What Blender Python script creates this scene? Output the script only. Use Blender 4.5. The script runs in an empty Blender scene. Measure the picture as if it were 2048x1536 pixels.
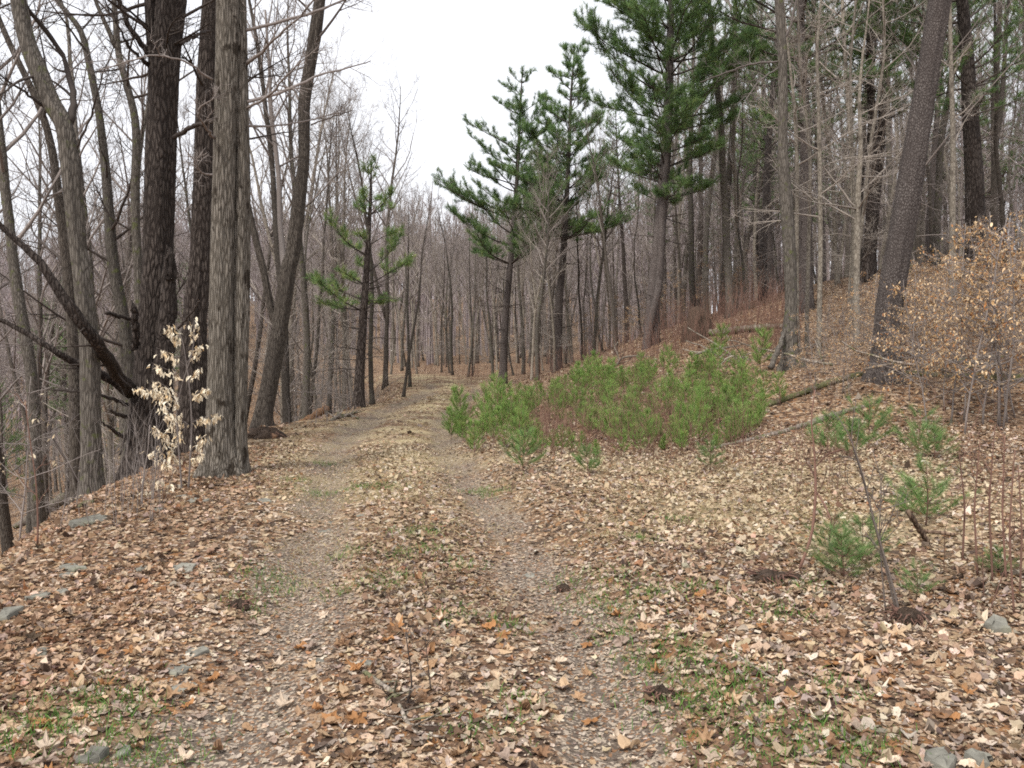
import bpy, math
import numpy as np
from mathutils import Vector
sc = bpy.context.scene
COL = sc.collection
R = math.radians

# ---------------------------------------------------------------- camera, sky, sun, exposure
EYE = np.array([0.0, 0.0, 1.6])
FPX = 1700.0                       # focal length in pixels of the 2048 px wide photograph
PITCH = math.atan(78 / FPX)        # horizon sits above the middle of the frame
cam = bpy.data.cameras.new('camera'); cam.sensor_width = 36.0; cam.lens = FPX / 2048 * 36
cam.clip_start = 0.05; cam.clip_end = 3000
cam_o = bpy.data.objects.new('camera', cam); COL.objects.link(cam_o)
cam_o.location = EYE; cam_o.rotation_euler = (math.pi / 2 - PITCH, 0, 0)
sc.camera = cam_o

SUN_EL, SUN_AZ = 52.0, 215.0       # azimuth clockwise from +Y: behind the camera, to the left
world = bpy.data.worlds.new('World'); sc.world = world; world.use_nodes = True
wn = world.node_tree; wn.nodes.clear()
w_out = wn.nodes.new('ShaderNodeOutputWorld'); w_bg = wn.nodes.new('ShaderNodeBackground')
w_sky = wn.nodes.new('ShaderNodeTexSky'); w_sky.sky_type = 'NISHITA'; w_sky.sun_disc = False
w_sky.sun_elevation = R(SUN_EL); w_sky.sun_rotation = R(SUN_AZ); w_sky.dust_density = 4.0; w_sky.air_density = 1.0
w_hs = wn.nodes.new('ShaderNodeHueSaturation'); w_hs.inputs['Saturation'].default_value = 0.10
w_mix = wn.nodes.new('ShaderNodeMix'); w_mix.data_type = 'RGBA'; w_mix.inputs['Factor'].default_value = 0.6
w_mix.inputs['B'].default_value = (9.6, 9.8, 10.4, 1)      # the even cloud cover
wn.links.new(w_sky.outputs[0], w_hs.inputs['Color']); wn.links.new(w_hs.outputs[0], w_mix.inputs['A'])
wn.links.new(w_mix.outputs['Result'], w_bg.inputs['Color']); w_bg.inputs['Strength'].default_value = 0.10
wn.links.new(w_bg.outputs[0], w_out.inputs[0])
sun = bpy.data.lights.new('sun', 'SUN'); sun.energy = 2.3; sun.angle = R(11); sun.color = (1.0, 0.95, 0.87)
sun_o = bpy.data.objects.new('sun', sun); COL.objects.link(sun_o)
_sd = Vector((math.sin(R(SUN_AZ)) * math.cos(R(SUN_EL)), math.cos(R(SUN_AZ)) * math.cos(R(SUN_EL)), math.sin(R(SUN_EL))))
sun_o.rotation_euler = _sd.to_track_quat('Z', 'Y').to_euler()
sc.view_settings.view_transform = 'Standard'; sc.view_settings.look = 'None'
sc.view_settings.exposure = 0.78; sc.view_settings.gamma = 1.0
sc.render.engine = 'CYCLES'
sc.cycles.max_bounces = 4; sc.cycles.diffuse_bounces = 3; sc.cycles.glossy_bounces = 1; sc.cycles.transmission_bounces = 2
sc.cycles.use_denoising = False
sc.cycles.sample_clamp_indirect = 4
sc.cycles.filter_width = 1.8

# ---------------------------------------------------------------- small maths
def nz(v):
    v = np.asarray(v, float); n = np.linalg.norm(v, axis=-1, keepdims=True)
    return v / np.maximum(n, 1e-9)
def smooth(a, b, x):
    t = np.clip((np.asarray(x, float) - a) / (b - a), 0, 1); return t * t * (3 - 2 * t)
def softplus(x, k=3.0):
    x = np.asarray(x, float); return np.logaddexp(0, x * k) / k
_nr = np.random.default_rng(7)
_waves = [(_nr.uniform(0, 2 * math.pi), _nr.uniform(0, 2 * math.pi)) for _ in range(64)]
def waves(x, y, scale, seed=0, n=6):
    s = 0
    for i in range(n):
        a, p = _waves[(seed * 7 + i) % 64]
        f = 2 * math.pi / scale * (0.7 + 0.6 * ((i * 0.618) % 1))
        s = s + np.sin((x * math.cos(a) + y * math.sin(a)) * f + p)
    return s / n * 1.6

# ---------------------------------------------------------------- the lie of the land
def track_x(y):
    return np.interp(y, [-60, 0, 4, 6.6, 10, 13, 17, 21, 26, 30, 34, 38, 43, 48, 70, 700],
                     [-0.2, -0.2, -0.42, -0.75, -1.35, -1.9, -2.2, -2.25, -2.2, -2.1, -2.4, -3.5, -5.4, -8, -22, -400])
def height(x, y):
    x = np.asarray(x, float); y = np.asarray(y, float)
    u = x - track_x(y)
    uh = x - np.where(y < 30, track_x(y), np.interp(y, [30, 45, 70, 110, 700], [-2.1, -.2, 4, 12, 120]))
    s = np.interp(y, [-40, 6, 10, 13, 16.5, 21, 26, 40], [.05, .05, .05, .07, .18, .25, .38, .42])
    raw = s * softplus(uh - 1.7, 1.6)
    up = 5.4 * np.tanh(raw / 5.4)
    e = np.interp(y, [-20, 7, 13, 17, 20, 27, 40], [3.7, 3.6, 3.6, 3.1, 2.4, 2.0, 2.2])
    v = -u - e + .25 * waves(x, y, 5, 3)
    fall = 13 * (1 - np.exp(-1.05 * softplus(v, 3.5) / 13))
    r = np.hypot(x, y)
    far = 25 * smooth(75, 225, r) * (fall / 13)
    z = up - fall + far + 10 * smooth(62, 170, r) * (1 - smooth(R(3), R(16), np.arctan2(x, y))) * (1 - fall / 13) * (y > 0)
    rough = smooth(1.5, 6, np.abs(u))
    z = z + .035 * waves(x, y, 2.6, 1) * (.3 + rough) + .012 * waves(x, y, .7, 2) + .35 * waves(x, y, 21, 4) * smooth(14, 45, r)
    z = z + 3.0 * waves(x, y, 90, 5) * smooth(110, 240, r)
    for c in (-.82, .82):
        z = z - .085 * np.exp(-((u - c) / .30) ** 2) * (1 - smooth(34, 44, y))
    z = z + .06 * smooth(1.16, 1.36, u + .08 * waves(x, y, 1.1, 10)) * (1 - smooth(14, 30, y)) * (1 - smooth(1.5, 3.2, u))
    return z
def g(x, y): return float(height(x, y))
def wheel(x, y):
    """0..1: how bare the wheel tracks are here"""
    u = x - track_x(y) + .10 * waves(x, y, 1.9, 6)
    m = np.exp(-((u + .85) / .42) ** 2) + .95 * np.exp(-((u - .85) / .38) ** 2)
    return np.clip(m * (.85 + .35 * waves(x, y, 1.3, 7)), 0, 1) * (1 - smooth(30, 44, y))
def ray(px, py):
    a = (px - 1024) / FPX; b = -(py - 768) / FPX
    return np.array([a, math.cos(PITCH) + b * math.sin(PITCH), -math.sin(PITCH) + b * math.cos(PITCH)])
def at(px, py, d):
    """the point seen at this place of the photograph, standing d metres down the view"""
    v = ray(px, py); return EYE + v * (d / v[1])
_ts = 1.0 * (160.0 ** np.linspace(0, 1, 420))
def hits(px, py):
    """where lines of sight meet the ground"""
    px, py = np.atleast_1d(np.asarray(px, float)), np.atleast_1d(np.asarray(py, float))
    v = np.stack([ray(a, b) for a, b in zip(px, py)]); lo = np.zeros(len(v)); hi = np.full(len(v), 160.0)
    P = EYE + v[:, None] * _ts[None, :, None]; under = P[..., 2] < height(P[..., 0], P[..., 1])
    k = np.where(under.any(1), under.argmax(1), len(_ts) - 1); hi = _ts[k]; lo = _ts[np.maximum(k - 1, 0)]
    for _ in range(14):
        m = (lo + hi) / 2; p = EYE + v * m[:, None]; b = p[:, 2] < height(p[:, 0], p[:, 1]); hi = np.where(b, m, hi); lo = np.where(b, lo, m)
    p = EYE + v * hi[:, None]; p[:, 2] = height(p[:, 0], p[:, 1]); return p
def hit(px, py): return hits(px, py)[0]
def foot(px, d):
    p = at(px, 768, d); return np.array([p[0], p[1], g(p[0], p[1])])

# ---------------------------------------------------------------- mesh building
class MB:
    def __init__(s): s.v = []; s.q = []; s.t = []; s.c = []; s.n = 0; s.mi = []
    def add(s, v, q=None, t=None, c=None):
        v = np.asarray(v, np.float32).reshape(-1, 3)
        if q is not None and len(q): s.q.append(np.asarray(q, np.int32).reshape(-1, 4) + s.n)
        if t is not None and len(t): s.t.append(np.asarray(t, np.int32).reshape(-1, 3) + s.n)
        s.v.append(v); s.n += len(v)
        if c is not None: s.c.append(np.broadcast_to(np.asarray(c, np.float32), (len(v), 3)))
    def mesh(s, name, mat, smooth_=True, offset=None):
        me = bpy.data.meshes.new(name)
        v = np.concatenate(s.v) if s.v else np.zeros((0, 3), np.float32)
        if offset is not None: v = v - np.asarray(offset, np.float32)
        q = np.concatenate(s.q) if s.q else np.zeros((0, 4), np.int32)
        t = np.concatenate(s.t) if s.t else np.zeros((0, 3), np.int32)
        loops = np.concatenate([q.ravel(), t.ravel()]).astype(np.int32)
        start = np.concatenate([np.arange(len(q)) * 4, len(q) * 4 + np.arange(len(t)) * 3]).astype(np.int32)
        me.vertices.add(len(v)); me.vertices.foreach_set('co', np.ascontiguousarray(v, np.float32).ravel())
        me.loops.add(len(loops)); me.loops.foreach_set('vertex_index', loops)
        me.polygons.add(len(start)); me.polygons.foreach_set('loop_start', start)
        me.polygons.foreach_set('use_smooth', np.full(len(start), bool(smooth_)))
        me.update(calc_edges=True)
        if s.c:
            ca = me.color_attributes.new('tint', 'FLOAT_COLOR', 'POINT')
            c = np.concatenate(s.c); c4 = np.ones((len(c), 4), np.float32); c4[:, :3] = c
            ca.data.foreach_set('color', c4.ravel())
        me.materials.append(mat)
        return me

def frame_of(pts):
    t = nz(np.gradient(pts, axis=0))
    m = nz(t.mean(0)); ref = np.array([1.0, 0, 0]) if abs(m[2]) > .75 else np.array([0, 0, 1.0])
    n = nz(ref - (t @ ref)[:, None] * t); b = np.cross(t, n)
    return t, n, b
def tube(mb, pts, rad, sides=6, prof=None, cap=True, col=None):
    pts = np.asarray(pts, float); rad = np.asarray(rad, float); k = len(pts)
    t, n, b = frame_of(pts)
    a = np.arange(sides) * 2 * math.pi / sides
    rr = rad[:, None] * (np.ones((k, sides)) if prof is None else prof)
    v = pts[:, None] + rr[..., None] * (np.cos(a)[None, :, None] * n[:, None] + np.sin(a)[None, :, None] * b[:, None])
    i = np.arange(k - 1)[:, None] * sides; j = np.arange(sides)[None]; j2 = (j + 1) % sides
    q = np.stack([i + j, i + j2, i + sides + j2, i + sides + j], -1).reshape(-1, 4)
    v = v.reshape(-1, 3); tr = None
    if cap:
        v = np.concatenate([v, pts[:1], pts[-1:]]); jj = np.arange(sides)
        tr = np.concatenate([np.stack([np.full(sides, k * sides), (jj + 1) % sides, jj], -1),
                             np.stack([np.full(sides, k * sides + 1), (k - 1) * sides + jj, (k - 1) * sides + (jj + 1) % sides], -1)])
    mb.add(v, q, tr, col)
def twigs(mb, p0, d, L, r, rng, up=.25, col=None):
    """many slender bent twigs at once; returns their polylines (N,3,3)"""
    N = len(p0)
    if N == 0: return np.zeros((0, 3, 3))
    d = nz(d); L = np.asarray(L)[:, None]; r = np.broadcast_to(np.asarray(r, float), (N,))
    p1 = p0 + d * L * .5
    d2 = nz(d + np.array([0, 0, up]) + rng.normal(0, .18, (N, 3))); p2 = p1 + d2 * L * .5
    ref = nz(rng.normal(0, 1, (N, 3))); n = nz(np.cross(d, ref)); b = np.cross(d, n)
    ring = [np.cos(a) * n + np.sin(a) * b for a in (0, 2.0944, 4.18879)]
    v = np.stack([p0 + ring[0] * r[:, None], p0 + ring[1] * r[:, None], p0 + ring[2] * r[:, None],
                  p1 + ring[0] * r[:, None] * .7, p1 + ring[1] * r[:, None] * .7, p1 + ring[2] * r[:, None] * .7, p2], 1)
    o = np.arange(N)[:, None, None] * 7
    q = np.array([[0, 1, 4, 3], [1, 2, 5, 4], [2, 0, 3, 5]])[None] + o
    t = np.array([[3, 4, 6], [4, 5, 6], [5, 3, 6]])[None] + o
    mb.add(v, q, t, col)
    return np.stack([p0, p1, p2], 1)
def wander(p, d, L, n, w, up, rng):
    pts = [np.asarray(p, float)]; d = nz(d)
    for _ in range(n):
        d = nz(d + rng.normal(0, w, 3) + np.array([0, 0, up])); pts.append(pts[-1] + d * L / n)
    return np.array(pts)
def resample(pts, n):
    pts = np.asarray(pts, float); s = np.concatenate([[0], np.cumsum(np.linalg.norm(np.diff(pts, axis=0), axis=1))])
    # smooth curve through the points
    u = np.linspace(0, s[-1], n); out = np.stack([np.interp(u, s, pts[:, i]) for i in range(pts.shape[1])], 1)
    for _ in range(max(1, n // (3 * len(pts)))):
        out[1:-1] = (out[:-2] + 2 * out[1:-1] + out[2:]) / 4
    return out
def side_dirs(t, ang, rng):
    """directions that leave tangents t at the angle ang"""
    t = nz(t); ref = nz(rng.normal(0, 1, t.shape)); n = nz(np.cross(t, ref))
    ang = np.asarray(ang)[:, None]
    return nz(t * np.cos(ang) + n * np.sin(ang))
def spray(mb, prim, rng, n2=7, n3=6, n4=3, k2=.45, up=.1, fine=.0032, flat=0.0, a2=(35, 65), start=.22):
    """secondary branches, twigs and twiglets on the primary branches prim = [(points, radius at base)]"""
    P, T, LL = [], [], []
    for pts, r0 in prim:
        L = np.linalg.norm(np.diff(pts, axis=0), axis=1).sum(); k = len(pts)
        for _ in range(n2):
            t = rng.uniform(start, .97); f = t * (k - 1); i = int(f); p = pts[i] + (pts[i + 1] - pts[i]) * (f - i)
            d = side_dirs((pts[i + 1] - pts[i])[None], [R(rng.uniform(*a2))], rng)[0]; d[2] *= 1 - flat; d[2] += up
            l2 = L * k2 * (1.15 - .6 * t) * rng.uniform(.6, 1.25)
            q = wander(p, d, l2, 4, .16, up, rng); rb = max(r0 * (1 - .75 * t) * .55, fine * 1.6)
            tube(mb, q, np.linspace(rb, fine * .9, 5), 4 if rb > .012 else 3, cap=False)
            P.append(q); LL.append(l2)
        P.append(resample(pts[k // 2:], 5)); LL.append(L * .5)
    P = np.array(P); LL = np.array(LL); N = len(P)
    def kids(n):
        f = rng.uniform(.15, 1, (N, n)) * 3.999; i = f.astype(int); w = (f - i)[..., None]; rows = np.arange(N)[:, None]
        a, b = P[rows, i], P[rows, i + 1]
        return (a + (b - a) * w).reshape(-1, 3), (b - a).reshape(-1, 3), np.repeat(LL, n), (f / 4).ravel()
    p, t, L, f = kids(n3)
    d = side_dirs(t, rng.uniform(R(30), R(65), len(p)), rng); d[:, 2] = d[:, 2] * (1 - flat) + up
    L3 = np.clip(L * .5 * (1.1 - .5 * f) * rng.uniform(.5, 1.3, len(p)), .12, 1.4)
    Q = twigs(mb, p, d, L3, fine * 1.25, rng, up * 1.5)
    if n4:
        M = len(Q); s = rng.uniform(.2, 1, (M, n4)); rows = np.arange(M)[:, None]
        base = np.where(s[..., None] < .5, Q[rows, 0] + (Q[rows, 1] - Q[rows, 0]) * (2 * s[..., None]), Q[rows, 1] + (Q[rows, 2] - Q[rows, 1]) * (2 * s[..., None] - 1)).reshape(-1, 3)
        tt = np.repeat(Q[:, 2] - Q[:, 0], n4, 0)
        d = side_dirs(tt, rng.uniform(R(25), R(60), M * n4), rng); d[:, 2] = d[:, 2] * (1 - flat) + up
        twigs(mb, base, d, np.clip(np.repeat(L3, n4) * .45 * rng.uniform(.5, 1.3, M * n4), .08, .6), fine * .85, rng, up * 1.5)
    return P

def tufts(mb, p, d, size, n, width, rng, cols, spread=1.0):
    """needle tufts: n slim needles fanning out from each point along direction d"""
    N = len(p); size = np.broadcast_to(np.asarray(size, float), (N,))
    P = np.repeat(p, n, 0); D = nz(np.repeat(nz(d), n, 0) * .9 + nz(rng.normal(0, 1, (N * n, 3))) * spread * rng.uniform(.5, 1.2, (N * n, 1)))
    S = np.repeat(size, n)[:, None] * rng.uniform(.65, 1.2, (N * n, 1))
    P = P - np.repeat(nz(d) * size[:, None], n, 0) * rng.uniform(0, .7, (N * n, 1))
    s = nz(np.cross(D, nz(rng.normal(0, 1, (N * n, 3))))) * width / 2
    v = np.stack([P - s, P + s, P + D * S], 1)
    c = np.repeat(np.repeat(cols, n, 0)[:, None], 3, 1).reshape(-1, 3)
    mb.add(v, None, np.arange(N * n * 3).reshape(-1, 3), c)

# ---------------------------------------------------------------- leaves
def outline(kind, m, rng):
    a = np.linspace(0, 2 * math.pi, m, endpoint=False)
    if kind == 'oval': r = 1 / np.sqrt((np.cos(a) / 1.0) ** 2 + (np.sin(a) / .55) ** 2); r *= 1 - .1 * (np.cos(a) < -.9)
    elif kind == 'oak': r = .72 * (1 + .36 * np.cos(a * 7 + .4)) / np.sqrt(np.cos(a) ** 2 + (np.sin(a) / .72) ** 2)
    elif kind == 'maple': r = .72 * (1 + .38 * np.cos(a * 5)) * (1 + .1 * np.cos(a * 11))
    else: r = .62 * rng.uniform(.55, 1.15, m)
    return np.stack([r * np.cos(a), r * np.sin(a)], 1)
def leaf_batch(mb, pos, size, yaw, tilt, tiltaz, curl, shapes, cols, rng, lift=.0):
    """flat-lying curled leaves; shapes: list of (M,2) outlines"""
    N = len(pos); S = np.array(shapes); M = S.shape[1]
    k = rng.integers(0, len(S), N)
    o = S[k]; ring = M > 7
    xy = np.concatenate([np.zeros((N, 1, 2)), o * .5, o] if ring else [np.zeros((N, 1, 2)), o], 1) * size[:, None, None]
    wob = rng.normal(0, .10, (N, xy.shape[1])) * size[:, None]; wob[:, 0] = 0
    a2 = rng.uniform(0, math.pi, N)
    t = xy[..., 0] * np.cos(a2)[:, None] + xy[..., 1] * np.sin(a2)[:, None]
    z = curl[:, None] * t * t / size[:, None] + wob + np.abs(xy[..., 1]) * rng.uniform(-.1, .35, N)[:, None]
    x = xy[..., 0] * np.cos(yaw)[:, None] - xy[..., 1] * np.sin(yaw)[:, None]
    y = xy[..., 0] * np.sin(yaw)[:, None] + xy[..., 1] * np.cos(yaw)[:, None]
    v = np.stack([x, y, z], -1)
    ax = np.stack([np.cos(tiltaz), np.sin(tiltaz), np.zeros(N)], -1)[:, None]
    ca = np.cos(tilt)[:, None, None]; sa = np.sin(tilt)[:, None, None]
    v = v * ca + np.cross(np.broadcast_to(ax, v.shape), v) * sa + ax * (v * ax).sum(-1, keepdims=True) * (1 - ca)
    v[..., 2] += -v[..., 2].min(1)[:, None] * .55 + lift
    v = v + pos[:, None]
    j = np.arange(M); j2 = (j + 1) % M; W = 2 * M + 1 if ring else M + 1
    tri = np.stack([np.zeros(M, int), 1 + j, 1 + j2], -1); quad = np.stack([1 + j, 1 + M + j, 1 + M + j2, 1 + j2], -1)
    off = np.arange(N)[:, None, None] * W
    c = np.repeat(cols[:, None], W, 1); c = c * (1 + rng.normal(0, .06, c.shape[:2] + (1,)))
    mb.add(v, (quad[None] + off).reshape(-1, 4) if ring else None, (tri[None] + off).reshape(-1, 3), c.reshape(-1, 3))
def hang_leaves(mb, pos, size, rng, cols, droop=.8, width=.45):
    """oval leaves hanging from twig points: a folded blade of 4 faces each"""
    N = len(pos); a = rng.uniform(0, 2 * math.pi, N); dr = np.clip(rng.normal(droop, .35, N), -.3, 1.5)
    d = np.stack([np.cos(a) * np.cos(dr), np.sin(a) * np.cos(dr), -np.sin(dr)], -1)
    s = nz(np.cross(d, np.array([0, 0, 1.0])) + rng.normal(0, .35, (N, 3))); n = nz(np.cross(s, d))
    L = size[:, None]; w = L * width * .5; c = rng.normal(0, .13, (N, 1)) * L
    m = pos + d * L * .5 - n * c
    v = np.stack([pos, m + s * w * .95 + n * L * .07, pos + d * L * .82 + s * w * .5 + n * L * .03, pos + d * L, pos + d * L * .82 - s * w * .5 + n * L * .03, m - s * w * .95 + n * L * .07, m, pos + d * L * .2 + s * w * .7, pos + d * L * .2 - s * w * .7], 1)
    q = np.array([[0, 7, 1, 6], [6, 1, 2, 3], [6, 3, 4, 5], [0, 6, 5, 8]])[None] + np.arange(N)[:, None, None] * 9
    mb.add(v, q, None, np.repeat(cols, 9, 0))

# ---------------------------------------------------------------- materials
def mat_new(name):
    m = bpy.data.materials.new(name); m.use_nodes = True; nt = m.node_tree
    b = nt.nodes['Principled BSDF']; b.inputs['Roughness'].default_value = .85; b.inputs['Specular IOR Level'].default_value = .2
    return m, nt, b
def nd(nt, kind, **kw):
    n = nt.nodes.new('ShaderNode' + kind)
    for k, v in kw.items():
        if k in n.inputs: n.inputs[k].default_value = v
        else: setattr(n, k, v)
    return n
def ramp(nt, stops, src, interp='LINEAR'):
    n = nt.nodes.new('ShaderNodeValToRGB'); n.color_ramp.interpolation = interp; e = n.color_ramp.elements
    while len(e) < len(stops): e.new(.5)
    for i, (p, c) in enumerate(stops): e[i].position = p; e[i].color = (*c, 1) if len(c) == 3 else c
    nt.links.new(src, n.inputs[0]); return n.outputs[0]
def mixc(nt, fac, a, b, mode='MIX'):
    n = nt.nodes.new('ShaderNodeMix'); n.data_type = 'RGBA'; n.blend_type = mode
    for s, v in (('Factor', fac), ('A', a), ('B', b)):
        if hasattr(v, 'is_linked'): nt.links.new(v, n.inputs[s])
        else: n.inputs[s].default_value = v if s == 'Factor' else ((*v, 1) if len(v) == 3 else v)
    return n.outputs['Result']
def maths(nt, op, a, b=0.0, clamp=False):
    n = nt.nodes.new('ShaderNodeMath'); n.operation = op; n.use_clamp = clamp
    for i, v in enumerate((a, b)):
        if hasattr(v, 'is_linked'): nt.links.new(v, n.inputs[i])
        else: n.inputs[i].default_value = v
    return n.outputs[0]
def bump(nt, bsdf, h, strength, dist):
    n = nt.nodes.new('ShaderNodeBump'); n.inputs['Strength'].default_value = strength; n.inputs['Distance'].default_value = dist
    nt.links.new(h, n.inputs['Height']); nt.links.new(n.outputs[0], bsdf.inputs['Normal'])

def bark(name, dark, mid, light, grain=34.0, stretch=.13, depth=.012, moss=0.0, patch=None, plates=False):
    m, nt, b = mat_new(name); L = nt.links.new
    tc = nd(nt, 'TexCoord'); mp = nd(nt, 'Mapping'); mp.inputs['Scale'].default_value = (1, 1, stretch); L(tc.outputs['Object'], mp.inputs[0])
    wob = nd(nt, 'TexNoise', Scale=5.0, Detail=2.0); L(mp.outputs[0], wob.inputs['Vector'])
    add = nt.nodes.new('ShaderNodeVectorMath'); add.operation = 'MULTIPLY_ADD'
    L(wob.outputs['Color'], add.inputs[0]); add.inputs[1].default_value = (.05, .05, .05); L(mp.outputs[0], add.inputs[2])
    vo = nd(nt, 'TexVoronoi', Scale=grain, feature='DISTANCE_TO_EDGE'); L(add.outputs[0], vo.inputs['Vector'])
    no = nd(nt, 'TexNoise', Scale=grain * 1.3, Detail=6.0, Roughness=.7); L(add.outputs[0], no.inputs['Vector'])
    big = nd(nt, 'TexNoise', Scale=2.2, Detail=3.0); L(tc.outputs['Object'], big.inputs['Vector'])
    edge = maths(nt, 'MULTIPLY', vo.outputs['Distance'], 4.0, True)
    hgt = maths(nt, 'ADD', maths(nt, 'MULTIPLY', edge, .75), maths(nt, 'MULTIPLY', no.outputs['Fac'], .6))
    c = ramp(nt, [(.18, dark), (.55, mid), (.95, light)], hgt)
    c = mixc(nt, maths(nt, 'MULTIPLY', maths(nt, 'SUBTRACT', big.outputs['Fac'], .35, True), 1.6, True), c, mid)
    oi = nd(nt, 'ObjectInfo')
    v = maths(nt, 'ADD', .72, maths(nt, 'MULTIPLY', oi.outputs['Random'], .5)); hs = nd(nt, 'HueSaturation'); L(v, hs.inputs['Value']); L(c, hs.inputs['Color']); c = hs.outputs[0]
    if patch:
        pn = nd(nt, 'TexNoise', Scale=4.5, Detail=5.0, Roughness=.65); pm = nd(nt, 'Mapping'); pm.inputs['Scale'].default_value = (1.6, 1.6, .8)
        L(tc.outputs['Object'], pm.inputs[0]); L(pm.outputs[0], pn.inputs['Vector'])
        c = mixc(nt, ramp(nt, [(.56, (0, 0, 0)), (.63, (1, 1, 1))], pn.outputs['Fac']), c, patch)
    if moss:
        mn = nd(nt, 'TexNoise', Scale=7.0, Detail=4.0); L(tc.outputs['Object'], mn.inputs['Vector'])
        c = mixc(nt, ramp(nt, [(.62 - moss * .25, (0, 0, 0)), (.72 - moss * .2, (.8, .8, .8))], mn.outputs['Fac']), c, (.09, .10, .035))
    L(c, b.inputs['Base Color']); bump(nt, b, hgt, .9, depth); b.inputs['Roughness'].default_value = .9
    return m
M = {}
M['bark_oak'] = bark('bark_oak', (.03, .025, .02), (.125, .108, .088), (.25, .222, .19), 36, .12, .02, patch=(.035, .027, .02))
M['bark_pine_dark'] = bark('bark_pine_dark', (.010, .007, .006), (.036, .027, .023), (.085, .069, .060), 22, .22, .03)
M['bark_pine_grey'] = bark('bark_pine_grey', (.022, .017, .015), (.066, .053, .049), (.145, .125, .116), 38, .45, .012)
M['bark_grey'] = bark('bark_grey', (.026, .022, .019), (.082, .071, .060), (.155, .137, .118), 34, .15, .010, moss=.15)
M['bark_brown'] = bark('bark_brown', (.018, .014, .012), (.058, .048, .040), (.115, .098, .082), 34, .15, .010)
M['bark_pale'] = bark('bark_pale', (.08, .068, .055), (.185, .16, .13), (.29, .258, .215), 18, .5, .004, patch=(.10, .085, .07))
M['dead_wood'] = bark('dead_wood', (.035, .022, .016), (.10, .065, .045), (.20, .14, .10), 30, .2, .01)
M['old_wood'] = bark('old_wood', (.06, .045, .035), (.20, .165, .135), (.36, .31, .265), 30, .2, .01, moss=.5)
M['moss_wood'] = bark('moss_wood', (.05, .035, .025), (.15, .11, .08), (.28, .22, .17), 28, .3, .012, moss=1.1)
M['bare_wood'] = bark('bare_wood', (.05, .028, .016), (.14, .075, .04), (.26, .16, .09), 40, .1, .006)
def plain(name, col, var=.5, rough=.85, spec=.15):
    m, nt, b = mat_new(name); L = nt.links.new
    ge = nd(nt, 'NewGeometry'); oi = nd(nt, 'ObjectInfo')
    v = maths(nt, 'ADD', 1 - var * .6, maths(nt, 'MULTIPLY', maths(nt, 'ADD', ge.outputs['Random Per Island'], oi.outputs['Random']), var * .6))
    hs = nd(nt, 'HueSaturation'); hs.inputs['Color'].default_value = (*col, 1); L(v, hs.inputs['Value']); L(hs.outputs[0], b.inputs['Base Color'])
    b.inputs['Roughness'].default_value = rough; b.inputs['Specular IOR Level'].default_value = spec
    return m
M['twig'] = plain('twig', (.19, .163, .150), .7)
M['twig_pale'] = plain('twig_pale', (.27, .235, .205), .6)
M['twig_grey'] = plain('twig_grey', (.12, .10, .088), .4)
M['twig_dark'] = plain('twig_dark', (.062, .05, .044), .6)
M['twig_red'] = plain('twig_red', (.15, .085, .065), .8)
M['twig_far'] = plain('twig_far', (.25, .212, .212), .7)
def tinted(name, trans=.25, rough=.75, spec=.2, var=.25, back=1.0):
    m, nt, b = mat_new(name); L = nt.links.new
    at_ = nd(nt, 'Attribute', attribute_name='tint'); oi = nd(nt, 'ObjectInfo')
    hs = nd(nt, 'HueSaturation'); L(at_.outputs['Color'], hs.inputs['Color'])
    L(maths(nt, 'ADD', 1 - var / 2, maths(nt, 'MULTIPLY', oi.outputs['Random'], var)), hs.inputs['Value'])
    L(hs.outputs[0], b.inputs['Base Color']); b.inputs['Roughness'].default_value = rough; b.inputs['Specular IOR Level'].default_value = spec
    if trans:
        tr = nd(nt, 'BsdfTranslucent'); L(hs.outputs[0], tr.inputs['Color']); mx = nd(nt, 'MixShader'); mx.inputs[0].default_value = trans
        L(b.outputs[0], mx.inputs[1]); L(tr.outputs[0], mx.inputs[2]); L(mx.outputs[0], nt.nodes['Material Output'].inputs[0])
    return m
M['leaf'] = tinted('leaf', .18)
M['needle'] = tinted('needle', .35, .6, .25, .35)
M['grass'] = tinted('grass', .3, .6, .25, 0)

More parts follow.
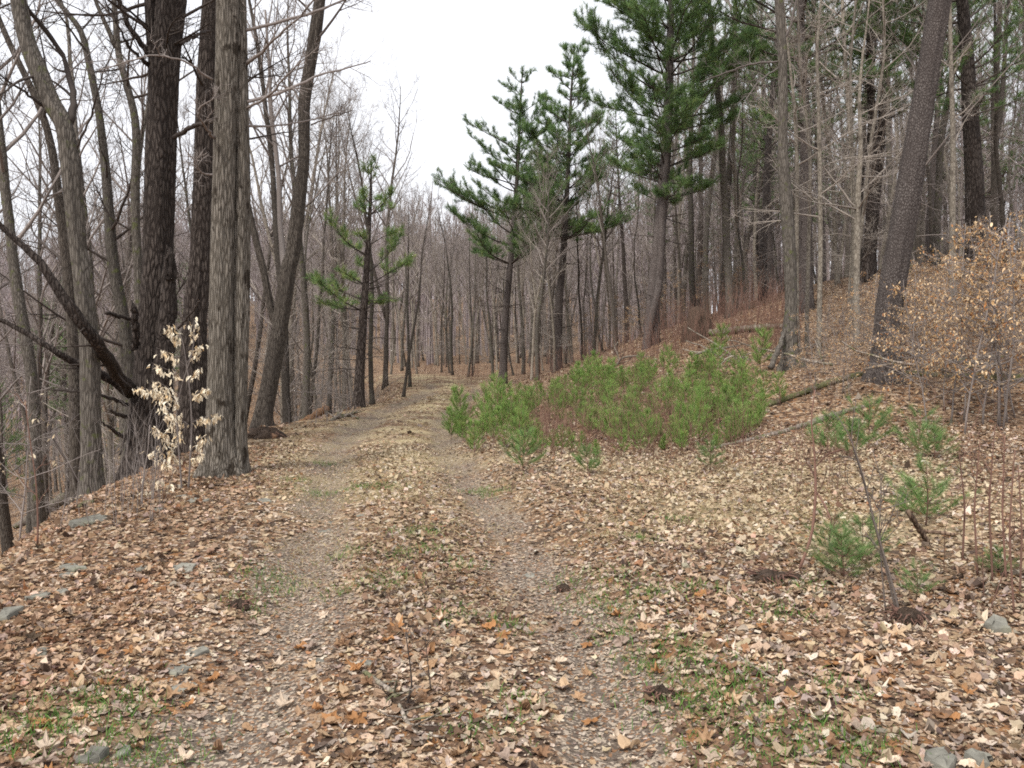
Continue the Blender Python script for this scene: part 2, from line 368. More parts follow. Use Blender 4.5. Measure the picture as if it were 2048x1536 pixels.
def ground_mat(name, track):
    m, nt, b = mat_new(name); L = nt.links.new
    ge = nd(nt, 'NewGeometry')
    def warp(sc_, amt):
        n = nd(nt, 'TexNoise', Scale=sc_, Detail=2.0); L(ge.outputs['Position'], n.inputs['Vector'])
        a = nt.nodes.new('ShaderNodeVectorMath'); a.operation = 'MULTIPLY_ADD'; L(n.outputs['Color'], a.inputs[0]); a.inputs[1].default_value = (amt,) * 3; L(ge.outputs['Position'], a.inputs[2]); return a.outputs[0]
    w1 = warp(9.0, .12); w2 = warp(17.0, .07)
    v1 = nd(nt, 'TexVoronoi', Scale=15.0); L(w1, v1.inputs['Vector'])
    v2 = nd(nt, 'TexVoronoi', Scale=31.0); L(w2, v2.inputs['Vector'])
    s1 = nd(nt, 'SeparateColor'); L(v1.outputs['Color'], s1.inputs[0]); s2 = nd(nt, 'SeparateColor'); L(v2.outputs['Color'], s2.inputs[0])
    pal = [(0, (.055, .034, .024)), (.18, (.12, .07, .042)), (.40, (.20, .12, .07)), (.56, (.28, .185, .115)), (.70, (.23, .115, .05)), (.80, (.39, .28, .185)), (.93, (.50, .395, .295))]
    c1 = ramp(nt, pal, s1.outputs[0], 'CONSTANT'); c2 = ramp(nt, pal, s2.outputs[1], 'CONSTANT')
    sel = maths(nt, 'GREATER_THAN', s1.outputs[2], .45)
    c = mixc(nt, sel, c2, c1)
    fn = nd(nt, 'TexNoise', Scale=60.0, Detail=4.0); L(ge.outputs['Position'], fn.inputs['Vector'])
    c = mixc(nt, ramp(nt, [(.5, (0, 0, 0)), (.66, (.75, .75, .75))], fn.outputs['Fac']), c, (.05, .034, .026))
    soilc = ramp(nt, [(.25, (.050, .037, .028)), (.5, (.110, .085, .066)), (.75, (.20, .162, .132))], fn.outputs['Fac'])
    vs = nd(nt, 'TexVoronoi', Scale=70.0); L(w2, vs.inputs['Vector']); ss = nd(nt, 'SeparateColor'); L(vs.outputs['Color'], ss.inputs[0])
    soilc = mixc(nt, maths(nt, 'GREATER_THAN', ss.outputs[0], .72), soilc, (.33, .27, .21))
    soilc = mixc(nt, maths(nt, 'GREATER_THAN', ss.outputs[1], .85), soilc, (.20, .11, .06))
    at_ = nd(nt, 'Attribute', attribute_name='bare')
    bn = nd(nt, 'TexNoise', Scale=7.0, Detail=5.0, Roughness=.7); L(ge.outputs['Position'], bn.inputs['Vector'])
    f = maths(nt, 'ADD', at_.outputs['Fac'], maths(nt, 'MULTIPLY', maths(nt, 'SUBTRACT', bn.outputs['Fac'], .5), 1.3))
    f = ramp(nt, [(.38, (0, 0, 0)), (.62, (1, 1, 1))], f)
    c = mixc(nt, f, c, soilc)
    # dry thatch and a little green on the crown of the track
    tn = nd(nt, 'TexNoise', Scale=1.1, Detail=4.0); L(ge.outputs['Position'], tn.inputs['Vector'])
    th = nd(nt, 'Attribute', attribute_name='thatch')
    tf = maths(nt, 'MULTIPLY', th.outputs['Fac'], ramp(nt, [(.42, (0, 0, 0)), (.62, (.8, .8, .8))], tn.outputs['Fac']))
    c = mixc(nt, tf, c, mixc(nt, fn.outputs['Fac'], (.25, .20, .10), (.52, .43, .28)))
    L(c, b.inputs['Base Color'])
    h = maths(nt, 'ADD', maths(nt, 'ADD', maths(nt, 'MULTIPLY', s1.outputs[1], .6), maths(nt, 'MULTIPLY', s2.outputs[0], .4)), maths(nt, 'MULTIPLY', fn.outputs['Fac'], .5))
    bump(nt, b, h, .8, .03); b.inputs['Roughness'].default_value = .95
    return m
M['ground'] = ground_mat('leaf_covered_ground', False)
def stone_mat():
    m, nt, b = mat_new('shale'); L = nt.links.new
    tc = nd(nt, 'TexCoord'); n = nd(nt, 'TexNoise', Scale=9.0, Detail=7.0, Roughness=.65); L(tc.outputs['Object'], n.inputs['Vector'])
    n2 = nd(nt, 'TexNoise', Scale=3.0, Detail=4.0); L(tc.outputs['Object'], n2.inputs['Vector'])
    c = ramp(nt, [(.3, (.10, .095, .08)), (.55, (.18, .172, .145)), (.75, (.27, .26, .225))], n.outputs['Fac'])
    c = mixc(nt, ramp(nt, [(.55, (0, 0, 0)), (.68, (.6, .6, .6))], n2.outputs['Fac']), c, (.14, .14, .085))
    oi = nd(nt, 'ObjectInfo'); hs = nd(nt, 'HueSaturation'); L(c, hs.inputs['Color']); L(maths(nt, 'ADD', .75, maths(nt, 'MULTIPLY', oi.outputs['Random'], .5)), hs.inputs['Value'])
    L(hs.outputs[0], b.inputs['Base Color']); bump(nt, b, n.outputs['Fac'], .6, .02); return m
M['stone'] = stone_mat()

# ---------------------------------------------------------------- objects
def link(name, me, parent=None, loc=(0, 0, 0)):
    o = bpy.data.objects.new(name, me); COL.objects.link(o); o.location = loc
    if parent is not None: o.parent = parent
    return o
def tag(o, label=None, cat=None, group=None, kind=None):
    if label: o['label'] = label
    if cat: o['category'] = cat
    if group: o['group'] = group
    if kind: o['kind'] = kind
    return o
def empty(name, loc, label, cat, group=None, rot=(0, 0, 0), scale=(1, 1, 1)):
    o = bpy.data.objects.new(name, None); COL.objects.link(o); o.location = loc; o.rotation_euler = rot; o.scale = scale
    o.empty_display_size = .2
    return tag(o, label, cat, group)
def place(parts, name, label, cat, loc, group=None, rz=0.0, s=1.0, tilt=(0, 0), h=1.0):
    """one thing made of parts [(name, mesh, [(sub name, mesh)])], a copy that shares mesh data with its like"""
    r = empty(name, loc, label, cat, group, (tilt[0], tilt[1], rz), (s, s, s * h))
    for p in parts:
        o = link(p[0], p[1], r)
        for q in (p[2] if len(p) > 2 else ()): link(q[0], q[1], o)
    return r

# ================================================================ THE GROUND
def build_ground():
    fr = np.concatenate([np.arange(-180, -56, 6.0), np.arange(-56, 56, .5), np.arange(56, 180, 6.0)]); A = np.radians(fr)
    rad = [.25]
    while rad[-1] < 900: rad.append(rad[-1] * (1.022 if rad[-1] < 30 else 1.035))
    rad = np.array(rad); nr, na = len(rad), len(A)
    X = np.outer(rad, np.sin(A)).ravel(); Y = np.outer(rad, np.cos(A)).ravel()
    Z = height(X, Y)
    V = np.stack([X, Y, Z], -1); V = np.concatenate([V, [[0, 0, g(0, 0)]]])
    i = np.arange(nr - 1)[:, None] * na; j = np.arange(na)[None]; j2 = (j + 1) % na
    Q = np.stack([i + j, i + na + j, i + na + j2, i + j2], -1).reshape(-1, 4)[:, ::-1]
    T = np.stack([np.full(na, nr * na), np.arange(na), (np.arange(na) + 1) % na], -1)[:, ::-1]
    cx, cy = V[Q].mean(1)[:, 0], V[Q].mean(1)[:, 1]
    on = (np.abs(cx - track_x(cy) + .12 * waves(cx, cy, 1.7, 8)) < 1.45) & (cy > -30) & (cy < 60)
    bare = wheel(V[:, 0], V[:, 1])
    u = V[:, 0] - track_x(V[:, 1])
    thatch = 1.25 * np.exp(-(u / 2.0) ** 2) * smooth(6, 12, V[:, 1]) * (1 - smooth(40, 50, V[:, 1]))
    thatch = thatch + .55 * smooth(1.5, 3, u) * (1 - smooth(5, 7, u)) * smooth(5, 7, V[:, 1]) * (1 - smooth(10, 12, V[:, 1]))
    thatch = thatch * (1 - .75 * bare)
    for name, sel, tri in (('ground', ~on, None), ('dirt_track', on, T)):
        mb = MB(); mb.add(V, Q[sel], tri)
        me = mb.mesh(name, M['ground'])
        for an, arr in (('bare', bare), ('thatch', thatch)):
            a = me.attributes.new(an, 'FLOAT', 'POINT'); a.data.foreach_set('value', arr.astype(np.float32))
        o = link(name, me); tag(o, {'ground': 'leaf strewn forest floor rising to the wood and falling into the valley', 'dirt_track': 'two rut dirt track with a leafy middle running into the wood'}[name], None, None, 'structure')
build_ground()

# ================================================================ TREE KINDS (mesh data shared by alike trees)
def bare_tree(seed, H, r0, c0, n1, bark_m, twig_m, lean=.02, fork=False, low=0, n2=7, n3=6, n4=2, ang=(28, 55), k1=.36, fine=.0028, sides=10, up=.1, flat=0.0, k2=.45):
    rng = np.random.default_rng(seed); tr = MB(); cr = MB()
    n = 26; pts = wander((0, 0, -.3), (rng.normal(0, lean), rng.normal(0, lean), 1), H + .3, n, .035, .03, rng)
    t = np.linspace(0, 1, n + 1); rad = r0 * (1 - t) ** .75 * .93 + .012
    rad = rad * (1 + .55 * np.exp(-np.maximum(pts[:, 2], 0) / .22)) * (1 + rng.normal(0, .025, n + 1))
    tube(tr, pts, rad, sides)
    stems = [(pts, rad)]
    if fork:
        k = int(n * rng.uniform(.25, .5)); a = rng.uniform(0, 6.28)
        q = wander(pts[k], (math.cos(a) * .35, math.sin(a) * .35, 1), (H - pts[k][2]) * .92, 14, .04, .06, rng)
        rq = rad[k] * .78 * (1 - np.linspace(0, 1, 15)) ** .8 + .01; tube(tr, q, rq, sides); stems.append((q, rq))
    prim = []
    for si, (ps, rs) in enumerate(stems):
        L = len(ps) - 1; az = rng.uniform(0, 6.28)
        for i in range(n1 if si == 0 else n1 // 2):
            f = (c0 if si == 0 else .25) + (1 - (c0 if si == 0 else .25)) * ((i + rng.uniform(0, 1)) / (n1 if si == 0 else n1 // 2)) ** .9
            f = min(f, .985); k = f * L; a = int(k); p = ps[a] + (ps[a + 1] - ps[a]) * (k - a)
            az += 2.4 + rng.normal(0, .5); th = R(rng.uniform(*ang))
            d = np.array([math.cos(az) * math.sin(th), math.sin(az) * math.sin(th), math.cos(th)])
            l = (.35 + (1 - f)) * H * k1 * rng.uniform(.55, 1.15)
            r = min(rs[a] * .5, .012 + l * .011)
            q = wander(p, d, l, 7, .09, up * .8, rng); tube(cr, q, np.linspace(r, fine * 1.2, 8), 5, cap=False); prim.append((q, r))
        for i in range(low if si == 0 else 0):
            f = rng.uniform(.12, c0); k = f * L; a = int(k); p = ps[a]; az = rng.uniform(0, 6.28)
            d = np.array([math.cos(az), math.sin(az), rng.uniform(-.15, .45)]); l = rng.uniform(.7, 2.4)
            q = wander(p, d, l, 7, .12, .03, rng); tube(cr, q, np.linspace(.012, fine, 8), 4, cap=False); prim.append((q, .012))
    spray(cr, prim, rng, n2, n3, n4, k2=k2, up=up, fine=fine, flat=flat)
    return [('trunk', tr.mesh('trunk', bark_m)), ('crown', cr.mesh('crown', twig_m))]

GREENS = np.array([(.115, .195, .075), (.145, .235, .08), (.18, .265, .09), (.085, .15, .07), (.25, .30, .10)])
def needle_cols(rng, n, w=(.3, .3, .2, .15, .05)):
    return GREENS[rng.choice(5, n, p=w)] * rng.uniform(.75, 1.3, (n, 1))
def pine_foliage(cr, nb, whorls, rng, tuft=.13, n_need=15, width=.0085, dens=1.0, w=(.3, .3, .2, .15, .05)):
    """whorls: list of (point, direction, length, radius, green share)"""
    P, D = [], []
    for p, d, l, r, green in whorls:
        k = 8; q = wander(p, d, l, k, .07, .045, rng); tube(cr if nb is None else nb, q, np.linspace(r, .006, k + 1), 5, cap=False)
        n2 = max(4, int(l * 6.0 * dens))
        for j in range(n2):
            t = rng.uniform(1 - green, 1) if green < 1 else rng.uniform(.2, 1); f = t * (k - .001); a = int(f); s = q[a] + (q[a + 1] - q[a]) * (f - a)
            tg = nz(q[a + 1] - q[a]); side = nz(np.cross(tg, (0, 0, 1))) * rng.choice((-1, 1))
            dd = nz(tg * .75 + side * rng.uniform(.3, 1) + np.array([0, 0, rng.uniform(-.05, .4)])); l2 = l * .34 * (1.25 - .7 * t) * rng.uniform(.5, 1.2)
            s2 = wander(s, dd, l2, 4, .12, .07, rng); tube(cr if nb is None else nb, s2, np.linspace(.008, .004, 5), 3, cap=False)
            m = max(4, int(l2 * 10 * dens))
            f2 = rng.uniform(.25, 1, m) * 3.999; i2 = f2.astype(int); w2 = (f2 - i2)[:, None]
            pp = s2[i2] + (s2[i2 + 1] - s2[i2]) * w2; tt = nz(s2[i2 + 1] - s2[i2])
            dd2 = nz(tt + rng.normal(0, .55, (m, 3)) + np.array([0, 0, .45])); pp = pp + dd2 * rng.uniform(0, .16, (m, 1))
            P.append(pp); D.append(dd2); P.append(s2[-1:]); D.append(tt[-1:] + np.array([0, 0, .5]))
        P.append(q[-1:]); D.append(nz(q[-1:] - q[-2:-1]) + np.array([0, 0, .5]))
    if P:
        P = np.concatenate(P); D = np.concatenate(D)
        tufts(cr, P, D, rng.uniform(.8, 1.2, len(P)) * tuft, n_need, width, rng, needle_cols(rng, len(P), w))
def pine_tree(seed, H, r0, c0, rmax, bark_m, lean=.015, shape='cone', step=.5, per=5, dead=10, dens=1.0, path=None, drop=.18, w=(.3, .3, .2, .15, .05), dead_l=1.6, tuft=.14, extra=()):
    rng = np.random.default_rng(seed); tr = MB(); cr = MB(); br = MB()
    n = 26
    if path is None: pts = wander((0, 0, -.3), (rng.normal(0, lean), rng.normal(0, lean), 1), H + .3, n, .015, .02, rng)
    else: pts = resample(path, n + 1)
    t = np.linspace(0, 1, n + 1); rad = r0 * (1 - t) ** .8 + .012; rad *= 1 + .45 * np.exp(-np.maximum(pts[:, 2] - pts[0][2] - .3, 0) / .25)
    tube(tr, pts, rad, 12)
    wh = []; z = c0 * H; az = 0
    while z < H * .985:
        f = z / H * n; a = min(int(f), n - 1); p = pts[a] + (pts[a + 1] - pts[a]) * (f - a); s = (z / H - c0) / (1 - c0)
        if shape == 'cone': l = rmax * (1 - s) ** .8 + .25
        else: l = rmax * (min(1, .45 + s * 1.8) if s < .35 else (1 - (s - .35) / .65) ** .75) + .25
        for i in range(per):
            az += 6.283 / per + rng.normal(0, .25)
            if rng.random() < drop: continue
            el = rng.uniform(.0, .28) + s * .55
            wh.append((p, np.array([math.cos(az), math.sin(az), el]), l * rng.uniform(.5, 1.25), .010 + l * .010, .72))
        z += step * rng.uniform(.75, 1.3)
    wh += list(extra)
    pine_foliage(cr, br, wh, rng, tuft, dens=dens, w=w)
    prim = []
    for i in range(dead):
        f = rng.uniform(.15, c0 + .1) * n; a = int(f); az = rng.uniform(0, 6.28); d = np.array([math.cos(az), math.sin(az), rng.uniform(-.1, .25)])
        q = wander(pts[a], d, rng.uniform(.4, 1) * dead_l, 6, .1, .0, rng); tube(br, q, np.linspace(.016, .004, 7), 4, cap=False); prim.append((q, .01))
    if prim: spray(br, prim, rng, 3, 3, 0, up=.0, fine=.0035)
    return [('trunk', tr.mesh('trunk', bark_m)), ('branches', br.mesh('branches', M['twig_dark'])), ('crown', cr.mesh('crown', M['needle'], False))]

TALL = [bare_tree(11, 17, .15, .42, 20, M['bark_grey'], M['twig'], low=4), bare_tree(12, 19, .17, .5, 20, M['bark_brown'], M['twig'], fork=True),
        bare_tree(13, 15, .12, .38, 20, M['bark_grey'], M['twig'], low=8, lean=.05), bare_tree(14, 18, .14, .48, 18, M['bark_brown'], M['twig'], low=6, lean=.04),
        bare_tree(15, 16, .13, .35, 22, M['bark_pale'], M['twig_pale'], fork=True, low=5), bare_tree(16, 20, .18, .45, 22, M['bark_grey'], M['twig'], low=3)]
POLE = [bare_tree(21, 12, .065, .4, 16, M['bark_pale'], M['twig_pale'], low=10, lean=.05, n2=6), bare_tree(22, 10, .05, .3, 16, M['bark_grey'], M['twig'], low=8, lean=.07, n2=6),
        bare_tree(23, 13, .075, .45, 16, M['bark_brown'], M['twig'], low=10, lean=.04, n2=6), bare_tree(24, 9, .045, .25, 18, M['bark_pale'], M['twig_pale'], low=6, lean=.08, n2=7, ang=(45, 80), flat=.3)]
PINE = [pine_tree(31, 17, .17, .42, 2.6, M['bark_pine_grey'], shape='round', dead=22), pine_tree(32, 15, .14, .35, 2.2, M['bark_pine_grey'], shape='cone', dead=20),
        pine_tree(33, 19, .2, .5, 3.0, M['bark_pine_dark'], shape='round', dead=24)]

# ================================================================ THE FAR WOOD ACROSS THE VALLEY (one mass)
def far_wood():
    rng = np.random.default_rng(5); mb = MB(); V0, T0, C0 = [], [], []
    protos = []
    for k in range(6):
        vs = []; H = 15.0
        def sliver(a, b, w):
            s = nz(np.cross(b - a, rng.normal(0, 1, 3))) * w
            vs.extend([a - s, a + s, b]);
        p = wander((0, 0, -.5), (0, 0, 1), H, 6, .04, .02, rng)
        for a, b, w0, w1 in zip(p[:-1], p[1:], np.linspace(.14, .05, 6), np.linspace(.12, .02, 6)):
            for ang in (0, 1.57):
                s = np.array([math.cos(ang), math.sin(ang), 0])
                vs.extend([a - s * w0, a + s * w0, b + s * w1, a - s * w0, b + s * w1, b - s * w1])
        for i in range(20):
            f = rng.uniform(.3, .98); o = p[int(f * 5.99)] ; az = rng.uniform(0, 6.28); d = np.array([math.cos(az) * .6, math.sin(az) * .6, 1]); l = (1.15 - f) * 6
            e = o + nz(d) * l; sliver(o, e, .045)
            for j in range(5):
                q = o + (e - o) * rng.uniform(.25, 1); sliver(q, q + nz(d + rng.normal(0, .6, 3)) * l * rng.uniform(.25, .55), .028)
        protos.append(np.array(vs))
    pts = []
    while len(pts) < 2700:
        az = R(rng.uniform(-52, 12)); r = rng.uniform(80, 270) if rng.random() < .8 else rng.uniform(70, 150); x, y = r * math.sin(az), r * math.cos(az)
        if len(pts) >= 2320:
            az = R(rng.uniform(8, 42)); r = rng.uniform(55, 130); x, y = r * math.sin(az), r * math.cos(az)
        pts.append((x, y))
    pts = np.array(pts); z = height(pts[:, 0], pts[:, 1])
    u = pts[:, 0] - track_x(pts[:, 1])
    for i, (x, y) in enumerate(pts):
        v = protos[i % 6]; a = rng.uniform(0, 6.28); s = rng.uniform(.7, 1.15); c, sn = math.cos(a), math.sin(a)
        w = np.stack([v[:, 0] * c - v[:, 1] * sn, v[:, 0] * sn + v[:, 1] * c, v[:, 2]], -1) * s + np.array([x, y, z[i]])
        mb.add(w, None, np.arange(len(w)).reshape(-1, 3))
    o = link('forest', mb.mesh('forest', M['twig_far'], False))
    tag(o, 'purple grey bare wood covering the far hillside across the valley', None, None, 'stuff')
far_wood()
print('objects far', len(bpy.data.objects))

# ================================================================ TREES ONE CAN POINT AT
def trunk_path(spec, d, dz=None):
    """spec: [(px centre, py, px width)] from the ground up; d: metres down the view (or a list). The foot is set on the ground."""
    ds = d if isinstance(d, (list, tuple)) else [d] * len(spec)
    pts = [at(px, py, dd) for (px, py, w), dd in zip(spec, ds)]; rad = [w / FPX * dd / 2 for (px, py, w), dd in zip(spec, ds)]
    b = pts[0].copy(); b[2] = g(b[0], b[1]); pts[0] = b
    return np.array(pts), np.array(rad)
def trunk_mesh(mb, pts, rad, sides=28, n=90, flare=.5, lobes=5, seed=0, ridge=.02, sink=.35, base=True, furrow=None):
    rng = np.random.default_rng(seed); z0 = pts[0][2]
    pr = np.concatenate([pts, rad[:, None]], 1)
    if base: pr = np.concatenate([[[*(pts[0] - [0, 0, sink]), rad[0]]], pr])
    q = resample(pr, n); P, r = q[:, :3], q[:, 3]
    a = np.arange(sides) * 2 * math.pi / sides; h = np.maximum(P[:, 2] - z0, 0)
    fl = np.exp(-h / .22)[:, None] * flare * (1 + .45 * np.cos(a * lobes + rng.uniform(0, 6))[None] + .3 * np.cos(a * 3 + rng.uniform(0, 6))[None]) if base else 0
    prof = 1 + fl
    for k in range(5):
        f = int(rng.integers(3, 11)); prof = prof + ridge * np.sin(a[None] * f + rng.uniform(0, 6) + np.sin(P[:, 2] * rng.uniform(.5, 2) + k)[:, None] * 1.2) * (1 if k < 3 else 1.5)
    prof = prof + rng.normal(0, ridge * .4, prof.shape)
    if furrow:
        k, dep = furrow; zz = P[:, 2][:, None]
        ph = sum(rng.uniform(.5, 1.1) * np.sin(zz * rng.uniform(1.5, 7) + rng.uniform(0, 6) + rng.integers(1, 6) * a[None]) for _ in range(4))
        brk = .55 + .45 * np.sin(zz * rng.uniform(9, 13) + 5 * np.sin(a[None] * 7 + 2 * zz) + 3 * np.sin(a[None] * 11))
        prof = prof + dep * (np.abs(np.sin(a[None] * k / 2 + ph)) ** .6 - .6) * brk
    tube(mb, P, r, sides, prof)
    return P, r
def limb(mb, spec, d, sides=8, n=18, jit=.006, seed=0):
    """a limb seen along [(px, py, px width)]"""
    rng = np.random.default_rng(seed); ds = d if isinstance(d, (list, tuple)) else [d] * len(spec)
    pr = np.array([[*at(px, py, dd), w / FPX * dd / 2] for (px, py, w), dd in zip(spec, ds)])
    q = resample(pr, n); P = q[:, :3] + rng.normal(0, jit, (n, 3)); tube(mb, P, q[:, 3] * (1 + rng.normal(0, .05, n)), sides)
    return P, q[:, 3]
def crown_on(cr, P, rad, h0, n1, rng, len_=3.2, ang=(45, 75), side=None, fine=.0034, n2=6, n3=5, n4=2, up=.05, flat=.1):
    prim = []; idx = np.where(P[:, 2] - P[0, 2] > h0)[0]; az = rng.uniform(0, 6.28)
    for i in range(n1):
        k = int(rng.choice(idx[:-1])); az += 2.4; th = R(rng.uniform(*ang))
        d = np.array([math.cos(az) * math.sin(th), math.sin(az) * math.sin(th), math.cos(th)]); l = len_ * rng.uniform(.45, 1.2)
        r = min(rad[k] * .4, .010 + .009 * l); q = wander(P[k], d, l, 8, .1, up, rng); tube(cr, q, np.linspace(r, fine, 9), 5, cap=False); prim.append((q, r))
    spray(cr, prim, rng, n2, n3, n4, up=up, fine=fine, flat=flat)
def top_up(pts, rad, H, rng, n=8):
    """carry a stem on above the frame to its full height"""
    d = nz(nz(pts[-1] - pts[-2]) + np.array([0, 0, .6])); L = max(2.0, H - (pts[-1][2] - pts[0][2]))
    q = wander(pts[-1], d, L, n, .05, .05, rng)[1:]
    return np.concatenate([pts, q]), np.concatenate([rad, np.linspace(rad[-1] * .93, .02, n)])
def hero(name, label, cat, stems, d, bark_m, twig_m, H=16, crown=(6.5, 18), seed=1, sides=24, n=80, flare=.5, ridge=.02, limbs=(), extra=None, crown_kw={}, group=None, furrow=None):
    """stems: list of trunk specs; the first stands on the ground. limbs: [(spec, depths, with twigs)]"""
    rng = np.random.default_rng(seed); tr = MB(); cr = MB(); base = None; prim = []
    for i, sp in enumerate(stems):
        dd = d[i] if isinstance(d, list) else d
        own = not isinstance(sp, tuple)
        if own: pts, rad = trunk_path(sp, dd)
        else:
            sp = list(sp); pts = np.array([at(px, py, dd) for px, py, w in sp]); rad = np.array([w / FPX * dd / 2 for px, py, w in sp])
        if base is None: base = pts[0].copy()
        pts, rad = top_up(pts, rad, H * (1 if i == 0 else .85), rng)
        P, r = trunk_mesh(tr, pts, rad, sides, n, flare, 5, seed + i, ridge, base=own, furrow=furrow)
        crown_on(cr, P, r, max(crown[0] - (pts[0][2] - base[2]), .4), crown[1] if i == 0 else crown[1] // 2, rng, **crown_kw)
    for sp, dd, tw in limbs:
        P, r = limb(cr if tw else tr, sp, dd, seed=seed)
        if tw: prim.append((P, r[0]))
    if prim: spray(cr, prim, rng, tw if isinstance(tw, int) and tw > 1 else 7, 5, 3, k2=.3, up=.03, fine=.003)
    if extra: extra(tr, cr, rng)
    root = empty(name, base, label, cat, group)
    link('trunk', tr.mesh('trunk', bark_m, offset=base), root); link('crown', cr.mesh('crown', twig_m, offset=base), root)
    return root

# the twin-stemmed oak by the track
hero('oak_tree', 'grey oak with two grown-together trunks and shaggy ridged bark beside the track', 'tree',
     [[(440, 958, 58), (440, 900, 54), (440, 800, 51), (443, 640, 47), (446, 450, 45), (452, 200, 44), (456, 0, 43), (458, -120, 42)],
      [(470, 955, 42), (474, 900, 36), (477, 800, 32), (481, 640, 35), (483, 450, 34), (481, 200, 30), (480, 0, 24), (478, -120, 23)]],
     [10.4, 10.5], M['bark_oak'], M['twig'], H=15, crown=(6.6, 14), seed=3, sides=100, n=240, flare=.55, ridge=.014, furrow=(30, .075),
     limbs=[([(490, 62, 7), (570, 40, 6), (640, 22, 5), (700, -6, 4), (740, -40, 2)], [10.5, 10.7, 11, 11.2, 11.5], 6),
            ([(492, 128, 8), (520, 108, 7), (545, 80, 5), (600, 36, 4), (660, -40, 3)], [10.5, 10.4, 10.2, 10, 9.8], 6),
            ([(492, 205, 7), (560, 185, 6), (640, 150, 4), (700, 135, 3), (742, 122, 2)], [10.5, 10.8, 11.2, 11.6, 12], 8),
            ([(492, 218, 6), (540, 190, 5), (575, 150, 3), (640, 90, 2)], [10.5, 10.2, 9.9, 9.6], 7),
            ([(492, 252, 6), (540, 252, 4), (600, 246, 3), (690, 222, 2)], [10.5, 10.9, 11.3, 11.8], 8),
            ([(428, 276, 7), (408, 250, 5), (396, 234, 4), (400, 215, 3), (430, 195, 2)], [10.3, 10, 9.8, 9.7, 9.6], 6),
            ([(424, 160, 5), (370, 120, 4), (300, 110, 3), (200, 140, 2)], [10.2, 9.9, 9.6, 9.4], 9),
            ([(424, 350, 4), (400, 345, 3), (390, 320, 2), (370, 300, 1.5)], [10.2, 9.9, 9.7, 9.6], 6)])
# the two dark pines at the edge of the drop
def pine_bits(tr, cr, rng):
    prim = []
    for sp, dd in (([(262, 782, 24), (225, 735, 26), (200, 692, 25), (150, 632, 23), (112, 580, 20), (78, 520, 15), (52, 495, 14), (0, 452, 12), (-70, 380, 10)], [12.9, 11.6, 10.55, 10.3, 10.25, 10.2, 10.2, 10.2, 10.1]),
                   ([(262, 790, 20), (228, 764, 19), (200, 746, 17), (160, 728, 15), (110, 705, 13), (60, 668, 11), (0, 640, 9), (-70, 600, 7)], [13, 12.8, 12.5, 12.3, 12, 12, 12, 12]),
                   ([(268, 640, 7), (235, 632, 8), (210, 625, 7)], [13, 12.7, 12.4]), ([(270, 700, 14), (272, 650, 15), (268, 615, 13), (262, 600, 6)], [12.7, 12.5, 12.4, 12.4]),
                   ([(262, 812, 8), (225, 798, 7), (195, 788, 5), (120, 780, 4), (70, 775, 2)], [13, 12.7, 12.5, 12.3, 12.2]), ([(262, 835, 9), (235, 828, 8), (215, 818, 5)], [13, 12.6, 12.4]),
                   ([(262, 880, 8), (235, 868, 8), (215, 852, 5), (200, 843, 3)], [13, 12.5, 12.2, 12]), ([(262, 800, 6), (258, 850, 5), (240, 910, 4)], [12.8, 12.6, 12.5]),
                   ([(350, 274, 9), (380, 256, 9), (420, 242, 8), (445, 240, 6)], [12.7, 12.6, 12.5, 12.4]), ([(362, 86, 8), (390, 72, 7), (420, 60, 5)], [13, 13.3, 13.6]),
                   ([(352, 660, 5), (372, 640, 5), (400, 600, 3)], [12.7, 12.5, 12.3]), ([(300, 110, 13), (280, 85, 11), (255, 45, 10), (238, 0, 9), (225, -50, 8)], [13, 12.9, 12.8, 12.8, 12.8]),
                   ([(297, 130, 10), (262, 100, 6), (240, 60, 4), (215, 10, 3)], [13, 12.7, 12.5, 12.4])):
        P, r = limb(tr if sp[0][2] > 9 else cr, sp, dd, 8, 22, .008, len(prim)); prim.append((P, r[0] * .5))
    # the torn second stem with its broken brown top
    pr = np.array([[*at(px, py, 12.75), w / FPX * 12.7 / 2] for px, py, w in ((318, 800, 40), (330, 700, 38), (337, 600, 32), (338, 545, 28), (340, 512, 18), (338, 494, 7))])
    q = resample(pr, 30); tube(tr, q[:, :3] + rng.normal(0, .006, (30, 3)), q[:, 3], 14, 1 + rng.normal(0, .06, (30, 14)))
    for k in range(6):
        x = rng.uniform(322, 356); limb(tr, [(x, 560, 9), (x + rng.uniform(-3, 5), 520, 7), (x + rng.uniform(-5, 9), rng.uniform(482, 505), 1.5)], 12.6 + rng.uniform(-.15, .15), 5, 7, .006, k)
    spray(cr, prim[:2] + prim[4:5] + prim[11:], rng, 7, 4, 2, k2=.16, up=.0, fine=.003)
hero('dark_pine', 'thick dark pine with dead limbs and a torn side stem on the left bank', 'tree',
     [[(300, 925, 88), (302, 860, 80), (305, 780, 72), (310, 640, 62), (315, 512, 55), (324, 273, 55), (330, 102, 60), (338, 40, 58), (343, 0, 55), (352, -150, 48)], ((312, 130, 24), (303, 60, 22), (300, 0, 20), (296, -80, 18))],
     [13.1, 13.0], M['bark_pine_dark'], M['twig_dark'], H=18, crown=(6.0, 18), seed=8, sides=72, n=200, flare=.4, furrow=(26, .07), extra=pine_bits, crown_kw=dict(ang=(70, 100), len_=2.6))
hero('dark_pine', 'dark straight pine trunk standing just behind the twin oak', 'tree',
     [[(380, 905, 62), (384, 820, 56), (390, 633, 45), (402, 512, 39), (412, 171, 36), (421, 0, 28), (428, -120, 24)]], 14.6, M['bark_pine_dark'], M['twig_dark'], H=18, crown=(5.2, 20), seed=9, sides=60, n=150, flare=.25, furrow=(22, .07), crown_kw=dict(ang=(70, 100), len_=2.4))
